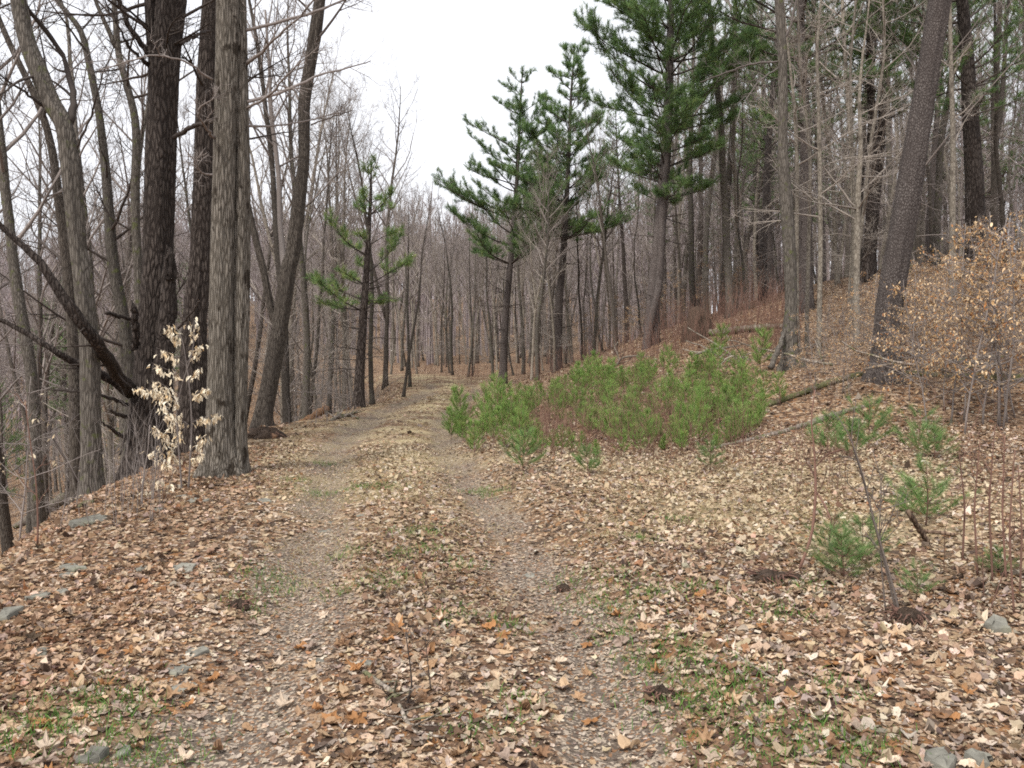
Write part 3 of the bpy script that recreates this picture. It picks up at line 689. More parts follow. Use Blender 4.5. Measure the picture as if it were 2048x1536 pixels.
# left bank, nearer and farther stems
hero('bare_tree', 'smooth grey brown tree bending left in front of the dead limb on the left bank', 'tree',
     [[(184, 982, 44), (182, 900, 38), (180, 694, 37), (162, 531, 34), (157, 513, 32), (142, 342, 38), (128, 246, 33), (100, 205, 36), (72, 130, 34), (53, 85, 30), (36, 0, 28), (26, -90, 26)]],
     10.9, M['bark_grey'], M['twig_dark'], H=14, crown=(5.4, 14), seed=12, sides=48, n=160, flare=.3, furrow=(20, .035),
     limbs=[([(138, 245, 16), (150, 205, 12), (128, 110, 9), (100, 72, 10), (60, 26, 9), (36, -20, 8)], [10.9, 11.2, 11.5, 11.4, 11.2, 11], 5), ([(80, 150, 6), (40, 160, 5), (0, 190, 4), (-60, 210, 3)], [10.9, 10.6, 10.3, 10], 8),
            ([(90, 215, 6), (50, 185, 5), (0, 150, 4), (-50, 100, 3)], [10.9, 10.7, 10.5, 10.3], 8), ([(150, 300, 5), (180, 240, 4), (205, 150, 3), (240, 60, 2)], [10.9, 10.8, 10.6, 10.4], 7)], crown_kw=dict(len_=2.6))
hero('bare_tree', 'dark slim tree rising close behind the smooth tree that bends left', 'tree',
     [[(150, 945, 24), (150, 860, 22), (148, 735, 21), (142, 613, 20), (133, 513, 20), (124, 444, 19), (114, 376, 17), (106, 308, 15), (90, 240, 13), (60, 170, 12), (20, 90, 11), (-10, 20, 10)]], 15.5, M['bark_brown'], M['twig_dark'], H=14, crown=(4.5, 12), seed=13, sides=14, n=70)
hero('bare_tree', 'slender tree with a snaking stem seen left of the thick dark pine', 'tree',
     [[(262, 905, 26), (262, 820, 25), (258, 735, 24), (250, 650, 23), (232, 560, 22), (224, 513, 21), (212, 342, 17), (198, 222, 14), (181, 137, 13), (164, 61, 11), (113, 0, 9), (80, -60, 8)]], 18.5, M['bark_grey'], M['twig_dark'], H=15, crown=(4.5, 14), seed=14, sides=14, n=70)
hero('bare_tree', 'thin wavy stem running up close beside the left edge of the dark pine', 'tree',
     [[(284, 900, 20), (282, 780, 20), (278, 640, 18), (277, 552, 17), (271, 444, 16), (271, 359, 17), (274, 290, 17), (270, 232, 14), (256, 178, 13), (236, 109, 12), (234, 75, 12), (228, 0, 9), (226, -60, 8)], ((231, 95, 9), (222, 70, 9), (205, 35, 8), (190, 0, 7), (180, -40, 6))],
     16.2, M['bark_grey'], M['twig_dark'], H=14, crown=(4.8, 10), seed=15, sides=14, n=70)
hero('bare_tree', 'straight thin pale stem between the smooth bent tree and the snaking one', 'tree',
     [[(192, 880, 14), (188, 700, 13), (180, 520, 11), (164, 376, 10), (154, 290, 9), (147, 222, 8), (140, 137, 8), (137, 44, 6), (120, 0, 5)]], 22.0, M['bark_grey'], M['twig'], H=14, crown=(5, 12), seed=16, sides=10, n=50)
hero('bare_tree', 'curving dark tree leaning right above the bank, beyond the twin oak', 'tree',
     [[(524, 858, 36), (526, 830, 34), (538, 775, 34), (560, 653, 31), (578, 531, 31), (586, 513, 28), (597, 410, 27), (608, 325, 21), (608, 205, 23), (622, 120, 23), (632, 60, 25), (640, 0, 21), (650, -90, 18)], ((558, 648, 15), (546, 640, 14), (536, 590, 14), (528, 544, 14), (512, 480, 13), (500, 427, 11), (490, 380, 9), (478, 300, 8))],
     17.0, M['bark_brown'], M['twig'], H=13, crown=(6.6, 10), seed=17, sides=40, n=140, flare=.4, furrow=(18, .05),
     limbs=[([(572, 560, 13), (566, 513, 12), (560, 440, 11), (557, 342, 10), (543, 239, 8), (537, 102, 6), (530, 20, 4)], [17.2, 17.6, 18, 18.2, 18.4, 18.6, 18.8], 10), ([(622, 250, 3), (660, 235, 3), (700, 222, 2)], [17, 16.6, 16.2], 6)])
# right hand side
hero('leaning_pine', 'big purplish grey pine trunk leaning right among the orange beech leaves', 'tree',
     [[(1768, 752, 60), (1773, 719, 54), (1779, 610, 50), (1796, 505, 47), (1821, 365, 47), (1850, 183, 41), (1879, 0, 40), (1898, -120, 37)]], 15.2, M['bark_pine_grey'], M['twig_dark'], H=16, crown=(7.5, 16), seed=21, sides=64, n=240, flare=.25, ridge=.022, furrow=(24, .05), crown_kw=dict(ang=(65, 95), len_=3))
def bole(tr, cr, rng):
    P, r = limb(tr, [(1566, 668, 9), (1560, 690, 10), (1550, 712, 11), (1540, 738, 12)], [16.9, 16.6, 16.4, 16.3], 8, 14, .012, 4)
hero('bare_tree', 'grey tree with a swollen split foot beside the mossy logs', 'tree',
     [[(1582, 738, 34), (1580, 700, 29), (1580, 653, 27), (1583, 610, 22), (1580, 520, 24), (1572, 400, 24), (1566, 330, 22), (1565, 292, 18), (1566, 200, 18), (1565, 110, 17), (1558, 0, 17), (1552, -90, 15)]], 17.0, M['bark_grey'], M['twig'], H=15, crown=(6.6, 12), seed=22, sides=40, n=130, flare=.6, furrow=(18, .05), extra=bole,
     limbs=[([(1570, 75, 6), (1582, 50, 5), (1590, 10, 4), (1596, -40, 3)], 17, 6), ([(1558, 122, 4), (1500, 128, 4), (1440, 150, 3), (1400, 165, 2)], [17, 17.4, 17.8, 18.2], 8), ([(1557, 135, 3), (1520, 160, 3), (1490, 200, 2), (1470, 250, 2)], [17, 16.6, 16.3, 16], 8)], crown_kw=dict(len_=2.6))
PALE = [('pale slim pole, first right of the split foot tree', [(1597, 728, 10), (1594, 640, 9), (1593, 510, 9), (1595, 350, 8), (1590, 220, 7), (1580, 130, 5), (1572, 60, 4)], 18.5),
        ('pale slim pole, second right of the split foot tree', [(1613, 735, 9), (1614, 620, 8), (1617, 500, 8), (1621, 330, 7), (1612, 220, 6), (1600, 150, 5), (1598, 60, 3)], 19.0),
        ('pale slim pole, third right of the split foot tree', [(1638, 735, 11), (1639, 620, 10), (1641, 500, 9), (1640, 340, 9), (1637, 200, 7), (1633, 110, 6), (1640, 20, 4)], 18.0),
        ('pale grey pole forking into wide branches left of the leaning pine', [(1713, 745, 13), (1713, 600, 13), (1714, 500, 12), (1716, 380, 11), (1722, 300, 9), (1718, 200, 7), (1724, 120, 5), (1735, 40, 3)], 18.0),
        ('pale pole with dark blotches just left of the leaning pine', [(1700, 748, 9), (1702, 640, 9), (1706, 520, 8), (1708, 400, 7), (1704, 290, 6), (1700, 150, 5)], 20.0)]
for k, (lab, sp, d) in enumerate(PALE):
    hero('pole_tree', lab, 'tree', [sp], d, M['bark_pale'], M['twig_pale'], H=11, crown=(2.8, 16), seed=40 + k, sides=10, n=50, flare=.1, crown_kw=dict(ang=(45, 85), len_=1.9, up=.02), group='pale poles beside the leaning pine')
hero('dead_snag', 'pale grey dead snag with a broken side prong right of the leaning pine', 'tree', [[(1905, 760, 14), (1905, 560, 13), (1905, 394, 12), (1906, 300, 10), (1904, 200, 9), (1902, 120, 8), (1900, 40, 7)]], 21.0, M['bark_pale'], M['twig_pale'], H=10, crown=(4, 8), seed=51, sides=10, n=50,
     limbs=[([(1906, 150, 4), (1925, 110, 4), (1943, 82, 3)], 21, False)], crown_kw=dict(len_=1.2))

# ---- pines one can point at
def own_pine(name, label, px, d, top_py, seed, path=None, **kw):
    b = foot(px, d); top = at(px, top_py, d)[2]; H = top - b[2]
    if path: 
        pts = np.array([at(x, y, d) for x, y in path]) - b; pts[0] = (0, 0, -.3); kw['path'] = pts
    if 'boughs' in kw:
        ex = []
        for (x0, y0), (x1, y1), dd in kw.pop('boughs'):
            a, e = at(x0, y0, d) - b, at(x1, y1, d + dd) - b; ex.append((a, e - a, np.linalg.norm(e - a), .03, .75))
        kw['extra'] = ex
    parts = pine_tree(seed, H, **kw)
    return place(parts, name, label, 'tree', b)
own_pine('white_pine', 'small ragged pine with tufts of green and yellowing needles beside the track', 716, 22.5, 318, 61, path=[(716, 826), (718, 780), (722, 700), (732, 560), (738, 450), (742, 390), (742, 318)], r0=.14, c0=.42, rmax=1.3, bark_m=M['bark_pine_dark'], step=.34, per=4, dead=26, drop=.55, w=(.15, .25, .2, .1, .3), tuft=.16, dens=1.5)
own_pine('white_pine', 'green pine with long left reaching boughs, left of the pair above the track', 1005, 33, 135, 62, path=[(1003, 722), (1010, 640), (1018, 560), (1028, 440), (1036, 330), (1040, 230), (1045, 135)], r0=.15, c0=.40, rmax=2.7, bark_m=M['bark_pine_grey'], step=.55, per=5, dead=26, dens=1.45, drop=.22, tuft=.18, boughs=[((1026, 440), (862, 388), -1.5), ((1026, 425), (900, 400), 1.0), ((1030, 370), (922, 345), -.6), ((1032, 340), (932, 285), .4), ((1034, 300), (940, 262), -1.2), ((1030, 400), (1110, 385), -1), ((1040, 230), (985, 205), .2)])
own_pine('white_pine', 'tallest spired green pine, right of the pair above the track', 1114, 32, 85, 63, path=[(1112, 690), (1118, 600), (1126, 520), (1132, 420), (1138, 300), (1142, 190), (1150, 85)], r0=.16, c0=.42, rmax=2.15, bark_m=M['bark_pine_grey'], step=.46, per=6, dead=26, dens=1.55, drop=.18, tuft=.18)
own_pine('white_pine', 'big dense pine with twin lower trunks rising out of the top of the photo', 1302, 25.5, -330, 64, path=[(1300, 672), (1306, 600), (1318, 480), (1330, 340), (1338, 200), (1342, 0), (1350, -150), (1352, -330)], r0=.21, c0=.30, rmax=2.3, bark_m=M['bark_pine_grey'], step=.46, per=6, dead=16, dens=1.6, drop=.08, shape='round', tuft=.18)
hero('side_stem', 'second grey stem rising beside the dense pine above the seedlings', 'tree', [[(1292, 678, 14), (1302, 640, 14), (1318, 575, 15), (1322, 500, 14), (1325, 400, 13), (1332, 330, 11), (1340, 250, 9)]], 25.2, M['bark_pine_grey'], M['twig_dark'], H=9, crown=(6, 4), seed=65, sides=12, n=40, crown_kw=dict(len_=1.0))
own_pine('white_pine', 'tall pine with drooping boughs behind the split foot tree', 1608, 24, -420, 66, r0=.2, c0=.36, rmax=3.0, bark_m=M['bark_pine_grey'], step=.6, per=5, dead=22, dens=1.35, shape='round', drop=.25)
own_pine('white_pine', 'thick pine with dark trunk at the top of the slope right of the snag', 1945, 23, -420, 67, r0=.27, c0=.36, rmax=2.8, bark_m=M['bark_pine_dark'], step=.6, per=5, dead=26, dens=1.2, shape='round', drop=.3)
own_pine('white_pine', 'right one of two dark pine trunks that cross left of the leaning pine', 1740, 27, -260, 68, path=[(1735, 650), (1738, 560), (1748, 430), (1762, 300), (1766, 150), (1775, 0), (1780, -260)], r0=.16, c0=.40, rmax=2.2, bark_m=M['bark_pine_dark'], step=.6, per=5, dead=16, shape='round', drop=.25)
own_pine('white_pine', 'left one of two dark pine trunks that cross left of the leaning pine', 1730, 26, -300, 69, path=[(1728, 650), (1732, 560), (1742, 430), (1748, 300), (1740, 150), (1738, 0), (1735, -300)], r0=.16, c0=.42, rmax=2.2, bark_m=M['bark_pine_dark'], step=.6, per=5, dead=16, shape='round', drop=.25)

# ================================================================ THE WOOD ON THE SLOPE AND IN THE VALLEY
WOOD = []
KIND_H = {}
for _i, _h in enumerate((17, 19, 15, 18, 16, 20)): KIND_H[id(TALL[_i])] = (_h, ('grey', 'brown forked', 'grey', 'brown', 'pale forked', 'stout grey')[_i])
for _i, _h in enumerate((12, 10, 13, 9)): KIND_H[id(POLE[_i])] = (_h, ('pale', 'grey', 'brown', 'pale twiggy')[_i])
for _i, _h in enumerate((17, 15, 19)): KIND_H[id(PINE[_i])] = (_h, ('full', 'pointed', 'dark')[_i])
def tallest(px, d):
    """how high trees grow here: the wood stands low along the opening over the track"""
    y = np.interp(px, [560, 640, 700, 770, 810, 850, 900, 960, 1010, 1100, 1200, 1260, 1330], [-600, -60, 150, 150, 330, 400, 400, 380, 340, 290, 210, 150, -500])
    return float(at(px, y, d)[2])
def grow_to(kind, px, d, z, s):
    H = KIND_H[id(kind)][0]; return s * min(1.0, (tallest(px, d) - z) * rng.uniform(.8, 1.0) / (H * s))
rng = np.random.default_rng(101)
taken = []
def free(x, y, gap):
    for a, b in taken:
        if (a - x) ** 2 + (b - y) ** 2 < gap * gap: return False
    taken.append((x, y)); return True
for o in list(COL.objects):
    if o.get('category') == 'tree': taken.append((o.location.x, o.location.y))
def scatter(n, box, keep, kinds, name, label, group, gap, srange=(.8, 1.15), cat='tree', maxtry=20000):
    """box: azimuth range in px, distance range"""
    c = 0; tr = 0
    while c < n and tr < maxtry:
        tr += 1
        px = rng.uniform(*box[0]); d = box[1][0] + (box[1][1] - box[1][0]) * rng.random() ** .8
        p = foot(px, d)
        if not keep(p[0], p[1], p[0] - float(track_x(p[1]))) or (1195 < px < 1410 and d < 34): continue
        kd = kinds[int(rng.integers(len(kinds)))]; s = grow_to(kd, px, d, p[2], rng.uniform(*srange))
        if s < .38 or not free(p[0], p[1], gap): continue
        o = place(kd, name, label, cat, p, group, rng.uniform(0, 6.28), s, (rng.normal(0, .02), rng.normal(0, .02)), rng.uniform(.9, 1.05) if 600 < px < 1350 else rng.uniform(.85, 1.15)); c += 1
        WOOD.append((o, KIND_H[id(kd)][1], px, d))
    return c
slope = lambda x, y, u: u > 2.6 + (y < 30) * 3.0 and y > 20 + max(0, (6 - x)) * .9
# named stems along the front of the slope wood
FRONT = [(1075, 28.5, 0, 1.0, 'straight brown trunk standing lowest on the slope, above the seedlings'), (985, 36, 5, .85, 'trunk on the bank where the track goes out of sight'), (1232, 26.5, 3, .9, 'slim trunk at the back of the seedling patch, left of the dense pine'),
         (1187, 33, 2, .95, 'grey trunk between the spired pine and the dense pine'), (1385, 30, 0, .8, 'grey trunk a little right of the dense pine'), (1445, 30, 0, .95, 'grey trunk halfway from the dense pine to the split foot tree'),
         (905, 41, 5, .8, 'grey trunk at the far bend of the track'), (935, 39, 2, .8, 'leaning thin trunk on the mossy bank at the bend')]
for px, d, k, s, lab in FRONT:
    p = foot(px, d); taken.append((p[0], p[1])); place(TALL[k], 'bare_tree', lab, 'tree', p, None, px * .37, grow_to(TALL[k], px, d, p[2], s))
scatter(20, ((1180, 2120), (27, 62)), slope, PINE, 'white_pine', 'tall pine standing among the bare trees of the slope wood', 'pines in the slope wood', 2.6, (.75, 1.05))
scatter(70, ((1000, 2150), (22, 85)), slope, TALL, 'bare_tree', 'tall bare tree in the crowded wood up the slope right of the track', 'tall bare trees in the slope wood', 1.5, (.7, 1.0))
scatter(150, ((1000, 2150), (20, 75)), slope, POLE, 'pole_tree', 'thin bare pole tree in the crowded wood up the slope right of the track', 'thin pole trees in the slope wood', .8, (.7, 1.1))
bend = lambda x, y, u: abs(u) > 2.4 and y > 36
scatter(34, ((760, 1150), (37, 72)), bend, POLE, 'pole_tree', 'x', 'thin pole trees of the slope wood beyond the bend', .9, (.7, 1.1))
scatter(26, ((760, 1180), (40, 78)), bend, TALL, 'bare_tree', 'x', 'tall trees of the slope wood beyond the bend', 1.4, (.6, .95))
valley = lambda x, y, u: u < -4.6 - (y < 16) * 2.2 and y > 11
edge = lambda x, y, u: -6.0 < u < -2.6 and y > 23
LEFT = [(690, 30, 4, .95, 'pale trunk just left of the small tufted pine'), (745, 24.5, 5, .7, 'grey trunk just right of the small tufted pine, at the track edge'), (770, 36, 1, .9, 'tall spreading tree behind the small tufted pine'),
        (806, 27.5, 3, .75, 'dark trunk at the left edge of the track, past the small tufted pine'), (640, 29, 2, .8, 'grey trunk between the curving tree and the small tufted pine'), (820, 33, 0, .75, 'trunk at the left edge of the track before the bend'),
        (572, 21, 3, .8, 'dark straight trunk just right of the foot of the curving tree'), (608, 23, 0, .7, 'brown trunk standing behind the broken leaning log'), (70, 14.5, 0, .8, 'bare trunk low on the left bank near the photo edge'), (20, 13.5, 3, .9, 'bare trunk cut by the left edge of the photo'), (235, 24, 5, .9, 'grey trunk behind the snaking slender tree'), (115, 20, 2, 1.0, 'grey leaning trunk behind the two dead limbs')]
for px, d, k, s, lab in LEFT:
    p = foot(px, d); taken.append((p[0], p[1])); place(TALL[k], 'bare_tree', lab, 'tree', p, None, px * .61, grow_to(TALL[k], px, d, p[2], s))
scatter(28, ((-120, 860), (18, 75)), valley, TALL, 'bare_tree', 'tall bare tree on the slope falling away left of the track', 'tall bare trees on the falling slope', 1.7, (.75, 1.05))
scatter(38, ((-120, 860), (15, 60)), valley, POLE, 'pole_tree', 'thin bare pole tree on the slope falling away left of the track', 'thin pole trees on the falling slope', 1.0, (.7, 1.15))
scatter(24, ((560, 930), (23, 60)), edge, POLE, 'pole_tree', 'thin bare pole tree crowding the left edge of the track', 'thin poles along the track edge', .7, (.6, .95))
scatter(6, ((0, 700), (26, 60)), valley, PINE, 'white_pine', 'pine deep in the valley wood left of the track', 'pines in the valley wood', 3, (.5, .8))

# ================================================================ SEEDLINGS, SAPLINGS, BRUSH
BRIGHT = np.array([(.20, .335, .08), (.26, .40, .10), (.15, .26, .08), (.33, .43, .13)])
def seedling(seed, h, lush=1.0, dark=False, nn=22, wd=.0024, wide=1.0):
    rng = np.random.default_rng(seed); st = MB(); cr = MB()
    q = wander((0, 0, -.05), (rng.normal(0, .06), rng.normal(0, .06), 1), h + .05, 7, .05, .05, rng); tube(st, q, np.linspace(.011, .004, 8) * (h / .8) ** .5, 5)
    P, D = [q[-1:]], [np.array([[0, 0, 1.0]])]
    z = .22; az = rng.uniform(0, 6)
    while z < .97:
        i = int(z * 7); p = q[i] + (q[min(i + 1, 7)] - q[i]) * (z * 7 - i)
        nb_ = int(rng.integers(4, 7)); l = h * (.50 * (1 - z) + .13) * rng.uniform(.8, 1.2) * wide
        for k in range(nb_):
            az += 6.283 / nb_ + rng.normal(0, .3); el = (.45 + z * .8) / wide ** 2
            b = wander(p, (math.cos(az), math.sin(az), el), l * rng.uniform(.6, 1.15), 4, .1, .12, rng); tube(st, b, np.linspace(.005, .0025, 5), 3, cap=False)
            m = max(4, int(l * 20 * lush)); f = rng.uniform(.3, 1, m) * 3.999; a = f.astype(int)
            P.append(b[a] + (b[a + 1] - b[a]) * (f - a)[:, None]); D.append(nz(b[a + 1] - b[a]) + np.array([0, 0, .25])); P.append(b[-1:]); D.append(nz(b[-1:] - b[-2:-1]) + np.array([0, 0, .3]))
        z += rng.uniform(.15, .24)
    P = np.concatenate(P); D = np.concatenate(D)
    c = BRIGHT[rng.choice(4, len(P), p=(.35, .3, .25, .1))] * rng.uniform(.7, 1.25, (len(P), 1)); br_ = rng.random(len(P)) < .05; c[br_] = (.26, .15, .07); c = c * ((.75, .8, 1.0) if dark else 1)
    tufts(cr, P, D, rng.uniform(.095, .15, len(P)), nn, wd, rng, c, .72)
    return [('stem', st.mesh('stem', M['twig_red'])), ('needles', cr.mesh('needles', M['needle'], False))]
SEED = [seedling(200 + i, h, l) for i, (h, l) in enumerate([(.95, 1.1), (.8, 1.2), (1.1, 1.0), (.65, 1.2), (.9, .9), (.5, 1.2), (1.2, 1.1), (.75, 1.0)])]
NEARSEED = [seedling(240 + i, h, .75, True, 30, .0015, 1.75) for i, h in enumerate((.62, .5, .7))]
DARKSEED = [seedling(220 + i, h, 1.0, True, wide=1.5) for i, h in enumerate((.6, .75, .5))]
def inside(x, y, poly):
    c = False
    for (x0, y0), (x1, y1) in zip(poly, poly[1:] + poly[:1]):
        if (y0 > y) != (y1 > y) and x < (x1 - x0) * (y - y0) / (y1 - y0) + x0: c = not c
    return c
PATCH = [(888, 898), (935, 912), (1060, 925), (1180, 925), (1330, 905), (1420, 905), (1510, 872), (1535, 815), (1490, 762), (1400, 740), (1290, 748), (1150, 762), (1080, 790), (990, 830), (900, 862)]
rng = np.random.default_rng(55); n = 0; seeds = []
while n < 295:
    px, py = rng.uniform(880, 1540), rng.uniform(735, 930)
    if not inside(px, py, PATCH): continue
    w = 1.0
    if 1080 < px < 1330 and 815 < py < 905: w = .55
    if px > 1290 and py < 840: w *= .6
    if py > 890: w *= .45
    if px < 1060 and py > 870: w *= .8
    if rng.random() > w: continue
    p = hit(px, py); seeds.append((px, py, p)); n += 1
for k, (px, py, p) in enumerate(seeds):
    front = py > 868
    third = 'nearest the track' if px < 1050 else ('in the middle' if px < 1280 else 'toward the mossy logs')
    size = rng.uniform(.34, .68) * (.8 if front else 1.0) * (1.12 if px < 1000 else 1)
    tall = 'short' if size < .44 else 'taller'
    place(SEED[int(rng.integers(8))], 'pine_seedling', f"{tall} bright green pine seedling at the {'front' if front else 'back'} of the patch, {third}", 'seedling', p, f"seedlings of the patch, {'front' if front else 'back'}, {third}", rng.uniform(0, 6.28), size, (rng.normal(0, .05), rng.normal(0, .05)))
for px, py, s, lab in [(1045, 945, .7, 'bluish green seedling alone just in front of the patch, nearest the track'), (1175, 948, .65, 'sparse seedling alone in front of the middle of the patch'), (1420, 940, .5, 'low seedling alone in front of the patch below the thin log'),
                       (1655, 905, .95, 'bushy seedling, left of the three below the thin log'), (1700, 915, .9, 'bushy seedling, middle of the three below the thin log'), (1738, 900, .9, 'bushy seedling, last of the three below the thin log'),
                       (1835, 912, .8, 'low seedling on the open slope, left of two'), (1870, 918, .75, 'low seedling on the open slope, right of two'), (1850, 1050, .75, 'leafy seedling behind the broken brown stick'), (1825, 1035, .6, 'small seedling at the top of the broken brown stick'),
                       (1690, 1160, .62, 'sparse small seedling among the bare red stems in front'), (1725, 1130, .55, 'second sparse seedling among the bare red stems'), (1832, 1195, .3, 'tiny seedling beside the uprooted stems'), (1655, 1110, .45, 'sparse seedling left among the bare stems'), (1990, 1150, .35, 'tiny light green seedling under the thin stems at the photo edge'),
                       (1520, 745, .95, 'lone seedling between the brush heap and the split foot tree'), (1560, 810, .6, 'small seedling at the lower end of the mossy log'), (1440, 720, .9, 'spreading seedling behind the back of the patch')]:
    place(NEARSEED[int(px) % 3] if py > 1000 or px > 1790 else DARKSEED[int(px) % 3] if py > 880 else SEED[int(px) % 8], 'pine_seedling', lab, 'seedling', hit(px, py), None, px * .7, s)

# beeches that keep their dry leaves
BEECH_C = np.array([(.49, .31, .15), (.59, .42, .25), (.38, .18, .07), (.63, .48, .31), (.27, .14, .07)])
def beech(seed, h, nb_, leaves, cols, size=.053, droop=.75, pr=(.3, .3, .15, .2, .05), bark_='twig'):
    rng = np.random.default_rng(seed); st = MB(); lf = MB()
    q = wander((0, 0, -.05), (rng.normal(0, .06), rng.normal(0, .06), 1), h, 10, .05, .03, rng); tube(st, q, np.linspace(.016, .004, 11) * (h / 3) ** .5, 6); prim = []
    az = rng.uniform(0, 6)
    for k in range(nb_):
        t = .18 + .8 * (k + rng.random()) / nb_; i = int(t * 10); i = min(i, 9); az += 2.4; l = h * (.42 * (1 - t) + .12) * rng.uniform(.7, 1.2)
        b = wander(q[i], (math.cos(az), math.sin(az), .45), l, 6, .09, -.02, rng); tube(st, b, np.linspace(.007, .003, 7), 4, cap=False); prim.append((b, .006))
    P = spray(st, prim, rng, 4, 4, 0, k2=.42, up=.0, fine=.0022, flat=.4)
    N = leaves; r = rng.integers(0, len(P), N); f = rng.uniform(.25, 1, N) * 3.999; a = f.astype(int)
    pos = P[r, a] + (P[r, a + 1] - P[r, a]) * (f - a)[:, None] + rng.normal(0, .035, (N, 3))
    c = cols[rng.choice(len(cols), N, p=pr)] * rng.uniform(.75, 1.2, (N, 1))
    hang_leaves(lf, pos, rng.uniform(.7, 1.25, N) * size, rng, c, droop)
    return [('stem', st.mesh('stem', M[bark_])), ('leaves', lf.mesh('leaves', M['leaf'], False))]
BEECH = [beech(300, 3.0, 16, 540, BEECH_C), beech(301, 2.6, 14, 440, BEECH_C), beech(302, 3.3, 18, 620, BEECH_C), beech(303, 2.2, 12, 370, BEECH_C)]
rng = np.random.default_rng(77); n = 0
BL = []
while n < 66:
    px = rng.uniform(1590, 2090) if n % 2 else rng.uniform(1590, 1860); d = rng.uniform(11.5, 20); p = foot(px, d)
    if abs(px - 1770) < 45 and d < 15.2 or p[0] - float(track_x(p[1])) < 6.5: continue
    if d < 13.5 and px < 1840: continue
    top = np.interp(px, [1590, 1650, 1720, 1800, 1900, 1980, 2090], [640, 575, 530, 505, 440, 390, 375]) + rng.uniform(0, 110)
    k = int(rng.integers(4)); s = (at(px, top, d)[2] - p[2]) / (3.0, 2.6, 3.3, 2.2)[k]
    if s < .27: continue
    BL.append((place(BEECH[k], 'beech_sapling', 'x', 'sapling', p, 'leafy beech saplings on the slope', rng.uniform(0, 6.28), min(s, 1.35), (rng.normal(0, .05), rng.normal(0, .05))), px, d)); n += 1
BL.sort(key=lambda t: t[1])
for o, px, d in BL:
    where = 'left of the leaning pine' if px < 1740 else ('behind the leaning pine' if px < 1830 else ('right of the leaning pine' if px < 1950 else 'at the photo edge'))
    o['label'] = f"{'nearer' if d < 15.5 else 'farther'} beech sapling with dry orange leaves {where}"; o['group'] = 'orange beech saplings ' + where
_by = {}
for o, px, d in BL: _by.setdefault(o['label'], []).append(o)
for lab, os_ in _by.items():
    for k, o in enumerate(os_):
        if len(os_) > 1: o['label'] = ['leftmost', 'second', 'third', 'fourth', 'fifth', 'sixth', 'seventh', 'eighth', 'ninth', 'tenth', 'eleventh', 'twelfth', 'thirteenth', 'fourteenth', 'fifteenth', 'sixteenth', 'seventeenth', 'eighteenth', 'nineteenth', 'twentieth'][min(k, 19)] + ' ' + lab
rng = np.random.default_rng(78)
for k in range(14):
    px = rng.uniform(1060, 1560); d = rng.uniform(26, 42); p = foot(px, d)
    place(BEECH[int(rng.integers(4))], 'beech_sapling', 'small beech sapling with tan leaves under the trees of the slope wood', 'sapling', p, 'beech saplings in the slope wood', rng.uniform(0, 6), rng.uniform(.5, .8))
# the cream leaved sapling in front of the dark pines
def cream_sapling():
    rng = np.random.default_rng(91); st = MB(); lf = MB(); d = 9.45
    b = foot(378, d); CREAM = np.array([(.76, .67, .51), (.70, .58, .42), (.60, .45, .27), (.80, .73, .59)]); prim = []
    def stem(sp, dd=d):
        pr = np.array([[*at(x, y, dd), w] for x, y, w in sp]); q = resample(pr, 16); tube(st, q[:, :3], q[:, 3], 5); return q[:, :3]
    s1 = stem([(376, 990, .012), (380, 930, .011), (384, 850, .010), (380, 780, .008), (372, 720, .006), (362, 660, .004), (345, 648, .002)])
    s2 = stem([(364, 992, .011), (361, 940, .010), (356, 880, .008), (352, 820, .007), (366, 760, .006), (388, 700, .004), (390, 640, .002)], 9.35)
    for (x0, y0), (x1, y1), w in [((360, 700), (338, 650), 30), ((386, 700), (388, 636), 18), ((370, 730), (312, 695), 20), ((375, 725), (400, 690), 22), ((372, 765), (302, 725), 22), ((376, 760), (405, 735), 18), ((362, 800), (272, 775), 56), ((368, 795), (300, 760), 22), ((380, 800), (415, 775), 30),
                                  ((356, 850), (322, 792), 14), ((358, 860), (320, 800), 16), ((382, 845), (440, 832), 40), ((378, 850), (330, 830), 30), ((360, 850), (345, 790), 16), ((358, 900), (312, 858), 36), ((362, 890), (345, 850), 26), ((380, 905), (412, 870), 26), ((358, 945), (300, 905), 44), ((362, 930), (320, 890), 26), ((378, 930), (405, 905), 20), ((372, 985), (278, 985), 30), ((365, 975), (300, 960), 24)]:
        a = at(x0, y0, d); e = at(x1, y1, d + rng.uniform(-.55, .45)); q = resample(np.array([a, (a + e) / 2 + [0, 0, .03], e]), 7); tube(st, q, np.linspace(.004, .002, 7), 4, cap=False)
        m = int(w * 1.45); f = rng.uniform(.25, 1, m); pos = a + (e - a) * f[:, None] + rng.normal(0, .03, (m, 3)) * [1, 1, .6]
        hang_leaves(lf, pos, rng.uniform(.048, .085, m), rng, CREAM[rng.choice(4, m, p=(.4, .25, .12, .23))] * rng.uniform(.85, 1.1, (m, 1)), 1.05, .42)
    r = empty('beech_sapling', b, 'cream leaved beech sapling standing at the foot of the twin oak', 'sapling')
    link('stem', st.mesh('stem', M['twig'], offset=b), r); link('leaves', lf.mesh('leaves', M['leaf'], False, offset=b), r)
cream_sapling()
PALEB = beech(310, 2.2, 12, 46, np.array([(.7, .6, .44), (.62, .5, .34)]), .07, .9, (.6, .4))
place(PALEB, 'beech_sapling', 'thin sapling with a few cream leaves below the bank at the photo edge', 'sapling', foot(30, 9.6), None, .5, .9)
place(PALEB, 'beech_sapling', 'thin sapling with a few cream leaves between the bent tree and the dark pine', 'sapling', foot(228, 13.2), None, 2.5, .7)

